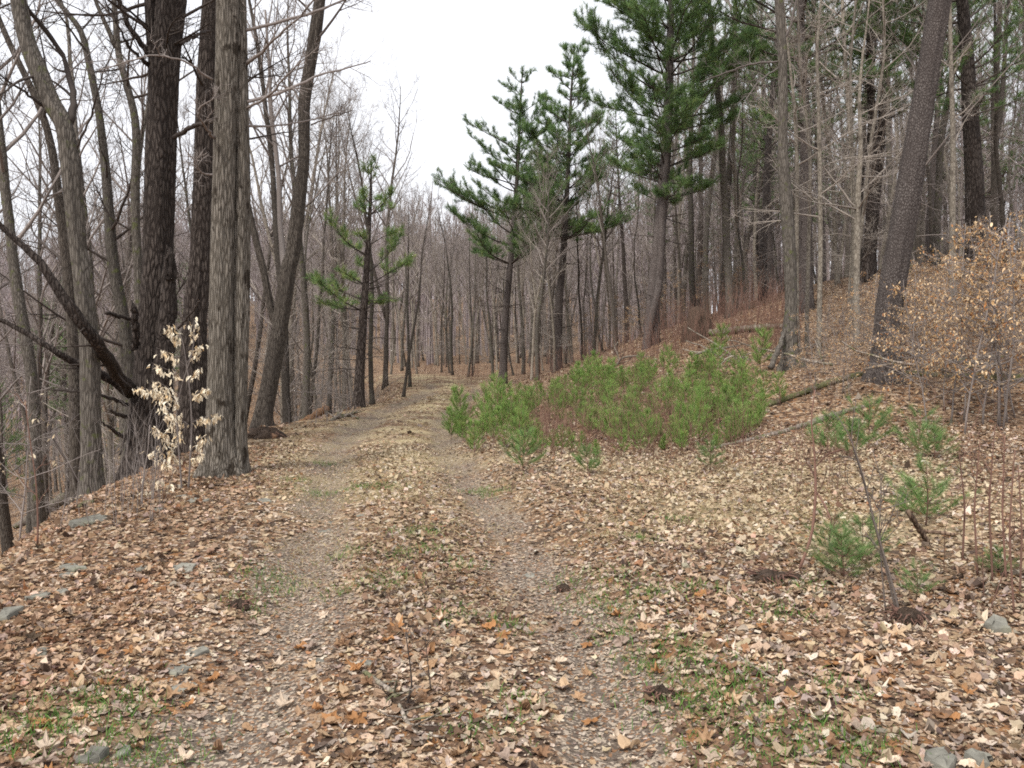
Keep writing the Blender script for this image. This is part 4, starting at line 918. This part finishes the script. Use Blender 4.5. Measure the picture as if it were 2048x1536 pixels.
# brush: bare stems nobody could count
def brush(name, label, areas, mat, seed, side=3):
    rng = np.random.default_rng(seed); mb = MB()
    for (x0, x1, y0, y1), n, h0, h1, r in areas:
        B = hits(rng.uniform(x0, x1, int(n * 1.3)), rng.uniform(y0, y1, int(n * 1.3)))
        B = B[~((np.abs(B[:, 0] - track_x(B[:, 1]) + .1) < 1.35) & (B[:, 1] < 33)) & (B[:, 1] < 70)][:n]; N = len(B)
        if not N: continue
        L = rng.uniform(h0, h1, N); d = nz(np.stack([rng.normal(0, .16, N), rng.normal(0, .16, N), np.ones(N)], -1))
        Q = twigs(mb, B - [0, 0, .03], d, L, rng.uniform(.7, 1.3, N) * r, rng, .3)
        M_ = N * side; f = rng.uniform(.3, .95, M_); i = np.repeat(np.arange(N), side)
        p = np.where(f[:, None] < .5, Q[i, 0] + (Q[i, 1] - Q[i, 0]) * 2 * f[:, None], Q[i, 1] + (Q[i, 2] - Q[i, 1]) * (2 * f[:, None] - 1))
        twigs(mb, p, side_dirs(d[i], rng.uniform(.3, .8, M_), rng), L[i] * rng.uniform(.15, .4, M_), r * .6, rng, .3)
    tag(link(name, mb.mesh(name, mat)), label, None, None, 'stuff')
brush('undergrowth', 'reddish bare stems of low brush in the seedling patch and along the wood edge',
      [((900, 1520, 760, 915), 700, .35, .85, .0030), ((1060, 1360, 815, 920), 520, .3, .75, .0030), ((940, 1320, 690, 770), 520, .4, 1.2, .004), ((820, 960, 735, 775), 160, .4, 1.0, .005), ((1300, 1600, 620, 720), 700, .5, 1.7, .0045),
       ((1880, 2048, 860, 1250), 12, .5, 1.2, .0035), ((1560, 1720, 870, 1010), 40, .4, .9, .003), ((1330, 1560, 880, 960), 60, .2, .5, .0025)], M['twig_red'], 61)
brush('undergrowth', 'grey brown bare brush crowding the bank left of the track',
      [((500, 830, 790, 850), 340, .4, 1.5, .0045), ((0, 330, 930, 1060), 110, .3, 1.2, .003), ((190, 330, 850, 930), 70, .3, 1.1, .003), ((1600, 2048, 700, 800), 170, .5, 1.5, .003), ((1650, 2048, 640, 740), 200, .6, 1.8, .0035)], M['twig'], 62)

# ================================================================ LOGS, STICKS AND STONES
def log_thing(name, label, spec, mat, cat='log', lift=.5, sides=12, n=24, seed=0, ends=None, ds=None, rough=.07, branches=0, bt=0.25):
    """spec: [(px, py, px width)] along the ground as seen; ds: depths where it leaves the ground"""
    rng = np.random.default_rng(seed); pr = []
    for i, (px, py, w) in enumerate(spec):
        p = hit(px, py) if ds is None or ds[i] is None else at(px, py, ds[i]); r = w / FPX * p[1] / 2
        if ds is None or ds[i] is None: p = np.array([p[0], p[1], g(p[0], p[1]) + r * lift])
        pr.append([*p, r])
    q = resample(np.array(pr), n); mb = MB(); P = q[:, :3] + rng.normal(0, .1, (n, 3)) * q[:, 3:]
    tube(mb, P, q[:, 3] * (1 + rng.normal(0, rough, n)), sides, 1 + rng.normal(0, rough, (n, sides))); b = P[0].copy()
    if branches:
        k = rng.integers(2, n - 2, branches); d = side_dirs(P[np.minimum(k + 1, n - 1)] - P[k - 1], rng.uniform(.5, 1.1, branches), rng); d[:, 2] = np.abs(d[:, 2]) * .6 + .1
        twigs(mb, P[k], d, rng.uniform(.3, 1, branches) * bt, q[k, 3] * .6, rng, .1)
    o = link(name, mb.mesh(name, mat, offset=b), None, b); return tag(o, label, cat)
log_thing('mossy_log', 'moss covered log lying downhill from the foot of the leaning pine', [(1518, 818, 9), (1580, 798, 11), (1640, 775, 13), (1700, 757, 14), (1725, 750, 11)], M['moss_wood'], seed=1, rough=.1, branches=6)
log_thing('fallen_log', 'thin grey log lying below the mossy log', [(1400, 905, 4), (1440, 893, 6), (1500, 882, 8), (1560, 868, 10), (1620, 850, 12), (1690, 825, 10), (1740, 812, 6)], M['old_wood'], seed=2, branches=5)
log_thing('fallen_log', 'fallen grey trunk on the slope above the brush heap', [(1420, 672, 14), (1470, 667, 14), (1530, 660, 13), (1590, 655, 10)], M['old_wood'], seed=3, lift=.9)
log_thing('mossy_log', 'mossy log running off past the photo edge behind the saplings', [(1800, 748, 9), (1860, 752, 12), (1920, 755, 14), (1990, 760, 18), (2080, 765, 22)], M['moss_wood'], seed=4, branches=8, bt=.5)
log_thing('fallen_log', 'grey dead log propped at the foot of the smooth bent tree', [(30, 1058, 12), (80, 1035, 20), (110, 1015, 22), (150, 990, 20), (190, 962, 16), (205, 945, 8)], M['old_wood'], seed=5, lift=.8, branches=8, bt=.4)
log_thing('mossy_log', 'short mossy chunk of wood above the grey stone slab', [(158, 1016, 9), (172, 1010, 12), (188, 1006, 9)], M['moss_wood'], seed=6)
log_thing('broken_log', 'orange brown broken log sticking up at the track edge', [(596, 848, 11), (618, 838, 14), (638, 826, 15), (654, 815, 13)], M['bare_wood'], ds=[20.5, 20.4, 20.3, 20.2], seed=7, rough=.12)
log_thing('rotten_stump', 'low dark rotten stump at the left edge of the track', [(774, 833, 24), (774, 826, 21), (776, 819, 17)], M['dead_wood'], ds=[22.6, 22.6, 22.6], seed=8, sides=11, n=8, rough=.14)
log_thing('fallen_branch', 'bleached heap of old branch wood at the foot of the broken log', [(660, 842, 5), (680, 836, 9), (700, 833, 9), (716, 838, 4)], M['old_wood'], cat='branch', seed=9, branches=16, bt=.5)
log_thing('broken_stick', 'broken brown stick standing slanted among the bare stems in front', [(1874, 1112, 8), (1856, 1085, 10), (1838, 1058, 11), (1822, 1032, 12), (1814, 1020, 9)], M['dead_wood'], cat='stick', ds=[6.45, 6.4, 6.35, 6.3, 6.3], seed=10, sides=8)
log_thing('fallen_stick', 'long grey stick lying level behind the broken brown stick', [(1846, 1062, 7), (1900, 1068, 7), (1960, 1073, 7), (2040, 1076, 7), (2120, 1080, 6)], M['dead_wood'], cat='stick', ds=[6.5, 6.5, 6.6, 6.6, 6.7], seed=11, sides=7)
log_thing('fallen_stick', 'thin pale stick slanting down the open slope to the photo edge', [(1900, 930, 3), (1950, 958, 4), (2000, 985, 4), (2060, 1015, 4)], M['old_wood'], cat='stick', seed=12, sides=6)
log_thing('fallen_branch', 'crooked grey dead branch lying on the leafy middle of the track in front', [(728, 1348, 9), (763, 1376, 11), (787, 1390, 10), (800, 1420, 9), (812, 1445, 9), (830, 1470, 7), (889, 1477, 4)], M['old_wood'], cat='branch', lift=1.2, seed=13, sides=8, n=30, branches=12, bt=.4)
log_thing('fallen_stick', 'dark thin stick lying across the track, upper left of the dead branch', [(694, 1362, 5), (735, 1364, 5), (790, 1395, 5), (830, 1412, 4)], M['dead_wood'], cat='stick', lift=1.3, seed=14, sides=6, branches=4, bt=.3)
log_thing('fallen_stick', 'curved dark stick lying right of the dead branch on the track', [(838, 1400, 4), (880, 1385, 5), (915, 1368, 4), (930, 1352, 3)], M['dead_wood'], cat='stick', lift=1.5, seed=15, sides=6, branches=4, bt=.25)
log_thing('fallen_stick', 'long thin stick on the leaves left of the track', [(160, 1262, 3), (220, 1250, 4), (290, 1243, 4), (360, 1258, 3), (400, 1262, 2)], M['dead_wood'], cat='stick', seed=16, lift=1.6, sides=6)
log_thing('fallen_stick', 'thin stick among leaves at the left photo edge', [(0, 1296, 4), (45, 1290, 4), (105, 1292, 3)], M['dead_wood'], cat='stick', seed=17, lift=1.6, sides=6)
log_thing('fallen_stick', 'slanting twig on the leaves right of the rut', [(1450, 1290, 4), (1480, 1318, 4), (1520, 1345, 5), (1560, 1368, 4)], M['old_wood'], cat='stick', seed=18, lift=1.8, sides=6, branches=3, bt=.2)
log_thing('fallen_stick', 'pale stick poking from the leaves near the bottom right corner', [(1600, 1522, 5), (1680, 1494, 5), (1745, 1462, 4)], M['old_wood'], cat='stick', seed=19, lift=2, sides=6)
log_thing('fallen_stick', 'stick near the photo edge below the root clod', [(1925, 1320, 4), (1980, 1312, 5), (2048, 1296, 5)], M['dead_wood'], cat='stick', seed=20, lift=1.6, sides=6)
log_thing('fallen_branch', 'white bleached branch arching over the back of the seedling patch', [(1215, 745, 3), (1235, 728, 4), (1245, 715, 4), (1270, 712, 4), (1300, 714, 2)], M['bark_pale'], cat='branch', ds=[22, 22, 22, 22, 22], seed=21, sides=6, branches=4, bt=.8)
log_thing('fallen_branch', 'thin white branch leaning up behind the seedling patch', [(1240, 726, 3), (1234, 705, 3), (1228, 695, 2), (1236, 684, 2)], M['bark_pale'], cat='branch', ds=[22.2, 22.3, 22.4, 22.4], seed=22, sides=6)
def heap(name, label, cat, px, py, spread, n, r, L, mat, seed, up=.5):
    rng = np.random.default_rng(seed); b = hit(px, py); root = empty(name, b, label, cat)
    for k in range(n):
        mb = MB(); p = b + np.array([rng.normal(0, spread), rng.normal(0, spread * .6), rng.uniform(.02, .2)]); d = np.array([rng.normal(0, 1), rng.normal(0, .6), abs(rng.normal(0, up))])
        q = wander(p - nz(d) * L * .3, d, L * rng.uniform(.5, 1.2), 7, .16, -.03, rng); tube(mb, q - b, np.linspace(r, r * .4, 8) * rng.uniform(.6, 1.3), 6); link('stick', mb.mesh('stick', mat), root)
heap('brush_heap', 'heap of bleached dead branches left of the split foot tree', 'brush heap', 1478, 722, .6, 16, .022, 1.5, M['bark_pale'], 31)
heap('brush_heap', 'tangle of grey branches right of the split foot tree foot', 'brush heap', 1625, 722, .5, 12, .02, 1.3, M['old_wood'], 32, .3)
heap('brush_heap', 'tangle of broken wood below the thick dark pine', 'brush heap', 232, 930, .35, 14, .025, 1.0, M['old_wood'], 33, .4)
heap('brush_heap', 'tangle of dead branches behind the saplings at the photo edge', 'brush heap', 1960, 742, 1.0, 18, .025, 1.8, M['old_wood'], 34, .3)

def clod(label, px, py, wx, h, seed, name='root_clod', roots=14):
    """a torn-up sod: lumpy earth with roots"""
    rng = np.random.default_rng(seed); b = hit(px, py); r = wx / FPX * b[1] / 2; mb = MB(); rt = MB(); nu, nv = 22, 9; V = []
    for j in range(nv):
        t = j / (nv - 1) * 1.75
        for i in range(nu):
            a = i / nu * 6.283; k = 1 + .22 * math.sin(a * 3 + seed) + .14 * math.sin(a * 5 + 2 * seed + t * 3) + rng.normal(0, .07); V.append((r * math.sin(t) * math.cos(a) * k, r * .6 * math.sin(t) * math.sin(a) * k, h * math.cos(t) * k))
    i = np.arange(nv - 1)[:, None] * nu; j = np.arange(nu)[None]; j2 = (j + 1) % nu; mb.add(V, np.stack([i + j, i + nu + j, i + nu + j2, i + j2], -1).reshape(-1, 4))
    for k in range(roots):
        a = rng.uniform(0, 6.28); q = wander((r * .7 * math.cos(a), r * .4 * math.sin(a), h * rng.uniform(.3, 1)), (math.cos(a), math.sin(a) - .3, rng.normal(.2, .4)), r * rng.uniform(.5, 1.3), 6, .3, -.12, rng); tube(rt, q, np.linspace(.005, .0015, 7), 4)
    root = empty(name, b, label, 'clod'); link('soil', mb.mesh('soil', M['soil']), root); link('roots', rt.mesh('roots', M['twig_red']), root)
def soil_mat():
    m, nt, b = mat_new('dark_soil'); L = nt.links.new; tc = nd(nt, 'TexCoord'); n = nd(nt, 'TexNoise', Scale=30.0, Detail=8.0, Roughness=.75); L(tc.outputs['Object'], n.inputs['Vector'])
    L(ramp(nt, [(.3, (.028, .02, .015)), (.55, (.085, .058, .042)), (.75, (.19, .135, .10))], n.outputs['Fac']), b.inputs['Base Color']); bump(nt, b, n.outputs['Fac'], 1.0, .04); return m
M['soil'] = soil_mat()
clod('torn sod of dark roots under the leaning bare stems in front', 1820, 1245, 76, .06, 1, roots=40)
clod('flat dark sod with grass roots on the leaves right of the rut', 1545, 1158, 95, .045, 2, roots=44)
clod('grassy clod on the leaves at the left rut', 478, 1215, 40, .045, 3, roots=26)
clod('dark clod standing at the edge of the right rut, lower one', 1320, 1395, 56, .045, 4, roots=30)
clod('small split clod at the edge of the right rut, upper one', 1128, 1182, 28, .04, 5, roots=16)
clod('mossy root hump at the foot of the curving tree', 530, 875, 75, .14, 6)
clod('earth mound under the fallen grey trunk on the slope', 1396, 678, 60, .75, 7)

def bare_stem(label, specs, mat, name='bare_sapling', seed=0, tw=5, group=None, fine=.0022):
    rng = np.random.default_rng(seed); br = MB(); prim = []; parts = []; base = None
    for sp in specs:
        d0 = hit(*sp[0][:2])[1] if sp[0][1] > 700 and len(sp[0]) == 3 else sp[0][3]
        pr = np.array([[*at(s[0], s[1], s[3] if len(s) > 3 else d0), s[2] / FPX * d0 / 2] for s in sp]); q = resample(pr, 18); mb = MB(); tube(mb, q[:, :3], q[:, 3], 6); prim.append((q[:, :3], q[0, 3])); parts.append(mb)
        if base is None: base = q[0, :3].copy()
    r = empty(name, base, label, 'sapling', group); [link('stem', m_.mesh('stem', mat, offset=base), r) for m_ in parts]
    for p_ in prim:
        br = MB(); spray(br, [p_], rng, tw, 2, 0, k2=.2, up=.12, fine=fine); link('twigs', br.mesh('twigs', mat, offset=base), r)
bare_stem('leaning bunch of grey stems rising out of the torn sod', [[(1800, 1232, 6), (1788, 1180, 5), (1768, 1110, 4), (1745, 1031, 4), (1728, 956, 3), (1712, 905, 3), (1690, 850, 2), (1664, 820, 1.5)], [(1794, 1230, 5), (1775, 1150, 4), (1752, 1060, 3), (1733, 985, 3), (1716, 925, 2.5), (1700, 880, 2), (1712, 800, 1.5)], [(1772, 1226, 4), (1765, 1160, 3), (1758, 1060, 2.5), (1764, 960, 2), (1745, 900, 1.5)]], M['twig_grey'], seed=1)
bare_stem('crooked bare stem left of the torn sod, with a bent side branch', [[(1598, 1140, 7), (1612, 1105, 6), (1625, 1067, 6), (1632, 987, 6), (1629, 900, 4), (1621, 840, 3), (1630, 780, 2)], [(1680, 1090, 4, 6.1), (1665, 1049, 4, 6.1), (1650, 1010, 4, 6.2), (1634, 985, 4, 6.25)], [(1630, 935, 3, 6.3), (1655, 908, 3, 6.2), (1687, 898, 3, 6.1)]], M['twig_red'], seed=2, tw=4)
for k, (x0, y0, x1, x2, y2) in enumerate([(2028, 1228, 2018, 2030, 900), (2012, 1160, 2004, 2010, 870), (1985, 1165, 1978, 1990, 850), (1955, 1150, 1948, 1960, 880), (1925, 1120, 1930, 1918, 905), (2040, 1190, 2044, 2036, 930)]):
    bare_stem(f"{('first', 'third', 'fourth', 'fifth', 'sixth', 'second')[k]} thin red stem counted in from the right photo edge", [[(x0, y0, 5), (x1, (y0 + y2) / 2, 4), (x2, y2, 2)]], M['twig_red'], seed=20 + k, tw=3, group='red stems at the photo edge')
bare_stem('thin upright dead twig standing in the crooked branch on the track', [[(812, 1414, 5), (824, 1370, 4), (821, 1336, 3), (811, 1264, 2)], [(862, 1380, 3), (856, 1330, 2), (850, 1270, 1.5)]], M['twig_dark'], seed=31, tw=3, fine=.0012)
bare_stem('single thin reddish stem standing on the bank at the left', [[(75, 1090, 5), (76, 1040, 4), (72, 960, 3), (60, 880, 2.5), (50, 800, 2)]], M['twig_red'], seed=32, tw=4)
bare_stem('dark thin curved sapling on the bank beside the smooth bent tree', [[(155, 965, 5, 11.3), (140, 930, 5, 11.3), (105, 880, 4, 11.4), (98, 850, 4, 11.4), (78, 800, 3, 11.5), (76, 700, 3, 11.5)]], M['twig_dark'], seed=33, tw=4)
bare_stem('thin twig sapling at the foot of the cream leaved sapling', [[(283, 1010, 4), (286, 960, 3), (296, 900, 2), (300, 850, 2)], [(305, 1000, 3), (310, 950, 2), (318, 900, 1.5)]], M['twig'], seed=34, tw=4)

def stone(seed, w, l, t):
    rng = np.random.default_rng(seed); k = 11; a = np.sort(rng.uniform(0, 6.283, k) * .35 + np.arange(k) / k * 6.283 * .95)
    r = rng.uniform(.72, 1.05, k); o = np.stack([r * np.cos(a) * w / 2, r * np.sin(a) * l / 2], 1); mb = MB(); V = []
    for sc_, z in ((.93, -.03), (1.0, t * .45), (.95, t * .85), (.86, t), (.4, t * 1.06)):
        V += [(*(p * sc_), z + rng.normal(0, t * .09)) for p in o]
    V.append((0, 0, t * 1.08)); i = np.arange(4)[:, None] * k; j = np.arange(k)[None]; j2 = (j + 1) % k
    q = np.stack([i + j, i + j2, i + k + j2, i + k + j], -1).reshape(-1, 4); tri = np.stack([np.full(k, 5 * k), 4 * k + np.arange(k), 4 * k + (np.arange(k) + 1) % k], -1)
    mb.add(V, q, tri); return mb.mesh('stone', M['stone'], False)
STONES = [(178, 1045, 100, .10, 'big mossy grey slab lying below the smooth bent tree'), (530, 1003, 34, .06, 'pale flat stone on the leaves right of the twin oak'), (388, 1002, 30, .05, 'grey stone at the foot of the cream leaved sapling'), (365, 993, 26, .04, 'low grey stone left of the one under the cream sapling'), (318, 1020, 20, .05, 'small square grey stone below the cream sapling'), (415, 1002, 20, .04, 'small stone just right of the one under the cream sapling'), (505, 1008, 24, .03, 'flat stone touching the pale one right of the oak'),
          (12, 1232, 70, .08, 'blue grey slab cut by the left photo edge'), (88, 1190, 46, .04, 'flat blue grey stone near the left photo edge'), (125, 1185, 26, .05, 'small grey stone right of the flat blue one at the left'), (150, 1135, 58, .05, 'wide flat stone in the left leaves, upper one'), (135, 1152, 36, .04, 'grey stone leaning under the wide flat one at the left'), (283, 1140, 26, .06, 'chunky grey stone in the leaves left of the rut'), (360, 1140, 66, .03, 'long flat stone left of the rut'),
          (355, 1340, 52, .035, 'pale grey slab lying left of the rut in front'), (390, 1306, 46, .03, 'thin long stone above the pale slab in front'), (365, 1376, 44, .03, 'narrow grey stone below the pale slab in front'), (185, 1515, 66, .06, 'greenish grey slab at the bottom left of the photo'), (245, 1505, 40, .04, 'small slab right of the greenish one at the bottom'), (85, 1305, 44, .035, 'low grey stone among the leaves at the left'), (60, 1200, 24, .06, 'small dark stone beside the flat blue one'),
          (660, 1046, 26, .02, 'flat stone sunk in the left rut, upper one'), (650, 1062, 34, .02, 'flat stone sunk in the left rut, lower one'), (725, 1030, 26, .02, 'flat stone sunk near the middle of the track'), (1880, 1528, 70, .09, 'beige stone at the bottom right of the photo'), (1955, 1530, 60, .10, 'beige angular stone, right of two at the bottom right'), (1990, 1255, 60, .10, 'beige stone beside the torn sod near the photo edge'), (435, 875, 14, .1, 'small white stone beside the foot of the oak'),
          (640, 1322, 24, .02, 'flat stone in the left rut, in front'), (735, 1325, 30, .02, 'flat grey stone in the track, lower one'), (1060, 1150, 30, .02, 'flat grey stone in the right rut')]
for k, (px, py, w, t, lab) in enumerate(STONES):
    p = hit(px, py); W = w / FPX * p[1]; o = link('stone', stone(k, W, W * (1.1 + .5 * ((k * .37) % 1)), t * .6), None, p - [0, 0, .004 + t * .2]); o.rotation_euler = (.08 * math.sin(k * 3), .10 * math.cos(k * 5), math.sin(k * 7) * .5); tag(o, lab, 'stone')

# ================================================================ FALLEN LEAVES AND GRASS
LEAFC = np.array([(.56, .45, .345), (.47, .335, .215), (.34, .215, .125), (.20, .115, .066), (.33, .165, .07), (.30, .225, .18), (.10, .064, .044)])
def leaf_cols(rng, n, p=(.13, .26, .20, .15, .05, .11, .10)):
    c = LEAFC[rng.choice(7, n, p=p)]; c = c * .84 + c.mean(1, keepdims=True) * .16
    return c * rng.uniform(.8, 1.2, (n, 1)) * (1 + rng.normal(0, .03, (n, 3)))
def litter(name, label, r0, r1, n, m, size, seed, azw=37, kinds=('oval', 'oak', 'maple', 'torn', 'torn')):
    rng = np.random.default_rng(seed); mb = MB()
    r = np.sqrt(rng.uniform(r0 ** 2, r1 ** 2, n * 2)); a = R(1) * rng.uniform(-azw, azw, n * 2); x, y = r * np.sin(a), r * np.cos(a)
    u = x - track_x(y); e = np.interp(y, [-20, 7, 13, 17, 20, 27, 40], [3.7, 3.6, 3.6, 3.1, 2.4, 2.0, 2.2]); wh = wheel(x, y)
    keep = (u > -e - 2.2) & (rng.random(n * 2) > wh * .68); x, y, wh = x[keep][:n], y[keep][:n], wh[keep][:n]; n = len(x)
    z = height(x, y); s = size * rng.uniform(.45, 1.35, n) * (1 - .45 * wh)
    small = rng.random(n) < .35; s[small] *= .6
    c = leaf_cols(rng, n); pale = rng.random(n) < wh * .6; c[pale] = c[pale] * .35 + np.array([.40, .33, .265]) * .65
    drift = np.clip(waves(x, y, 3.1, 9) * .5 + .5, 0, 1)[:, None]; c = c * (.72 + .42 * drift)
    uu = x - track_x(y); lf = (1 - smooth(-1.9, -1.2, uu))[:, None]; c = c * (1 - lf + lf * np.array([.93, .865, .82]))
    st = (np.exp(-(uu / 1.7) ** 2) * smooth(8, 13, y) * .75 * (1 - .8 * wh) + .5 * smooth(1.4, 2.6, uu) * (1 - smooth(5.5, 7.5, uu)) * smooth(5.2, 7, y) * (1 - smooth(11, 13, y)))
    sm = rng.random(n) < st; c[sm] = c[sm] * .4 + np.array([.54, .45, .30]) * .6
    rr = np.random.default_rng(seed + 1); shapes = [outline(k, m, rr) for k in kinds]
    leaf_batch(mb, np.stack([x, y, z + .004], -1), s, rng.uniform(0, 6.28, n), np.abs(rng.normal(0, .36, n)) * (1 - .7 * wh), rng.uniform(0, 6.28, n), rng.normal(.45, .6, n) * (1 - .6 * wh), shapes, c, rng)
    tag(link(name, mb.mesh(name, M['leaf'], False)), label, None, None, 'stuff')
litter('leaf_litter', 'dry tan and brown leaves strewn over the near ground', 2.2, 6.6, 12500, 9, .036, 401)
litter('leaf_litter', 'small broken leaf pieces strewn over the near ground', 2.2, 6.6, 26000, 5, .021, 404, kinds=('torn', 'oval', 'torn'))
litter('leaf_litter', 'dry tan and brown leaves strewn over the middle ground', 6.6, 14, 52000, 6, .034, 402)
litter('leaf_litter', 'dry tan leaves strewn over the far ground and slope', 14, 36, 26000, 5, .047, 403)
rng = np.random.default_rng(411); rr = np.random.default_rng(5); LK = []
NAMES = ['pale', 'tan', 'light brown', 'dark brown', 'rusty orange', 'mauve brown']
for shape, word in (('oak', 'lobed oak'), ('oval', 'oval beech'), ('maple', 'pointed maple')):
    for ci in range(6):
        mb = MB(); leaf_batch(mb, np.zeros((1, 3)), np.array([.05 if shape != 'oval' else .044]), np.zeros(1), np.array([.12]), np.zeros(1), rng.normal(.5, .4, 1), [outline(shape, 20, rr)], LEAFC[ci:ci + 1], rng); LK.append((mb.mesh('leaf', M['leaf'], False), f'{NAMES[ci]} {word} leaf'))
for k in range(250):
    for _ in range(50):
        r = math.sqrt(rng.uniform(3.0 ** 2, 5.2 ** 2)); a = R(rng.uniform(-30, 30)); x, y = r * math.sin(a), r * math.cos(a)
        if abs(a) < R(31): break
    i = int(rng.integers(len(LK))); me, w = LK[i]; u = x - float(track_x(y))
    zone = 'left of the left rut' if u < -1.1 else ('on the track' if u < 1.1 else 'right of the right rut')
    o = link('fallen_leaf', me, None, (x, y, g(x, y) + .012)); s = rng.uniform(.7, 1.2); o.scale = (s, s, s); o.rotation_euler = (rng.normal(0, .25), rng.normal(0, .25), rng.uniform(0, 6.28))
    tag(o, f'{w} lying {zone} near the photo front', 'leaf', f'{w} pieces {zone}')

def blades(name, label, spots, cols, n_each, rad_, L, w, seed, upright=.5):
    rng = np.random.default_rng(seed); P = []
    for px, py, k in spots:
        b = hit(px, py); m = int(n_each * k); q = b[:2] + rng.normal(0, 1, (m, 2)) * rad_ * k ** .5; P.append(q)
    P = np.concatenate(P); N = len(P); z = height(P[:, 0], P[:, 1]); p = np.stack([P[:, 0], P[:, 1], z], -1)
    d = nz(np.stack([rng.normal(0, upright, N), rng.normal(0, upright, N), np.ones(N)], -1)); s = nz(np.cross(d, nz(rng.normal(0, 1, (N, 3))))) * w / 2; l = L * rng.uniform(.5, 1.3, N)[:, None]
    mid = p + d * l * .55; tip = p + d * l * .9 + np.stack([d[:, 0], d[:, 1], -.2 * np.ones(N)], -1) * l * .35
    v = np.stack([p - s, p + s, mid + s * .7, mid - s * .7, tip], 1); o = np.arange(N)[:, None] * 5; mb = MB()
    c = cols[rng.integers(0, len(cols), N)] * rng.uniform(.75, 1.25, (N, 1))
    mb.add(v, np.array([[0, 1, 2, 3]]) + o, np.array([[3, 2, 4]]) + o, np.repeat(c, 5, 0)); tag(link(name, mb.mesh(name, M['grass'], False)), label, None, None, 'stuff')
G = [(840, 1065, 1), (775, 1160, 1), (1140, 1165, .8), (1185, 1200, .8), (490, 1210, .6), (535, 1150, 1), (560, 1185, .7), (160, 1400, 1.4), (240, 1425, 1), (90, 1445, 1), (40, 1480, 1.2), (1345, 1330, .8), (1360, 1385, 1), (1420, 1400, 1.3), (1470, 1420, 1), (1490, 1500, 1.2), (1290, 1330, .6), (1560, 1230, .8), (1700, 1480, .8), (1730, 1500, .6),
     (915, 1235, .6), (960, 985, 1), (990, 988, .8), (725, 975, 1), (780, 975, .8), (640, 990, .8), (700, 1180, .5), (860, 1100, .7), (920, 1130, .6), (1380, 1180, .7), (1250, 1150, .6), (1600, 1170, .7), (1240, 1215, .7), (1300, 1190, .6), (1010, 1250, .5), (1050, 1400, .5), (960, 1470, .6), (1330, 1290, .7), (1680, 1380, .5), (1590, 1480, .8), (1440, 1345, .9), (250, 1500, 1), (300, 1530, 1), (650, 930, .7), (590, 960, .6), (1350, 1040, .5), (1280, 1080, .5), (1230, 1270, .6), (800, 1110, .6), (690, 1110, .5)]
blades('grass', 'tufts of fresh green grass coming through the leaves', G, np.array([(.10, .21, .04), (.075, .17, .035), (.14, .24, .055)]), 170, .13, .06, .004, 501)
rng = np.random.default_rng(502); S = []
for _ in range(260): S.append((rng.uniform(560, 900), rng.uniform(810, 1010), 1))
for _ in range(200): S.append((rng.uniform(1150, 1700), rng.uniform(930, 1090), 1))
for _ in range(60): S.append((rng.uniform(840, 960), rng.uniform(772, 815), 1))
for _ in range(60): S.append((rng.uniform(560, 1000), rng.uniform(1010, 1200), 1))
blades('grass', 'thin straw coloured dead grass on the track crown and clearing', [s for s in S], np.array([(.40, .32, .17), (.48, .40, .25), (.24, .21, .09)]), 26, .16, .06, .0045, 503, .9)

# ================================================================ names for the trees of the wood
MARKS_R = [(1060, 'left of the spired pine'), (1200, 'behind the spired pine'), (1360, 'behind the dense pine'), (1540, 'left of the split foot tree'), (1740, 'behind the pale poles'), (1860, 'behind the leaning pine'), (9999, 'right of the leaning pine')]
MARKS_L = [(150, 'left of the smooth bent tree'), (290, 'left of the thick dark pine'), (420, 'behind the dark pines'), (520, 'behind the twin oak'), (660, 'near the curving tree'), (780, 'near the small tufted pine'), (9999, 'by the bend of the track')]
groups = {}
for o, kind, px, d in WOOD:
    marks = MARKS_R if 'slope wood' in o['group'] else MARKS_L
    where = next(w for m, w in marks if px < m); deep = 'near' if d < 33 else ('middle' if d < 48 else 'back')
    noun = {'bare_tree': 'bare tree', 'pole_tree': 'thin bare pole', 'white_pine': 'pine'}[o.name.split('.')[0]]
    side = 'slope wood' if marks is MARKS_R else 'valley wood'
    o['label'] = f'{kind} {noun}, {deep} of {side}, {where}'; groups.setdefault(o['label'], []).append((px, o))
ORD = ['leftmost', 'second', 'third', 'fourth', 'fifth', 'sixth', 'seventh', 'eighth', 'ninth', 'tenth', 'eleventh', 'twelfth', 'thirteenth', 'fourteenth', 'fifteenth', 'sixteenth']
for lab, os_ in groups.items():
    if len(os_) > 1:
        for k, (px, o) in enumerate(sorted(os_, key=lambda t: t[0])): o['label'] = f'{ORD[min(k, 15)]} {lab}'
tris = sum(len(m.loops) - 2 * len(m.polygons) for m in bpy.data.meshes); print('TRIS', tris, 'OBJ', len(bpy.data.objects))
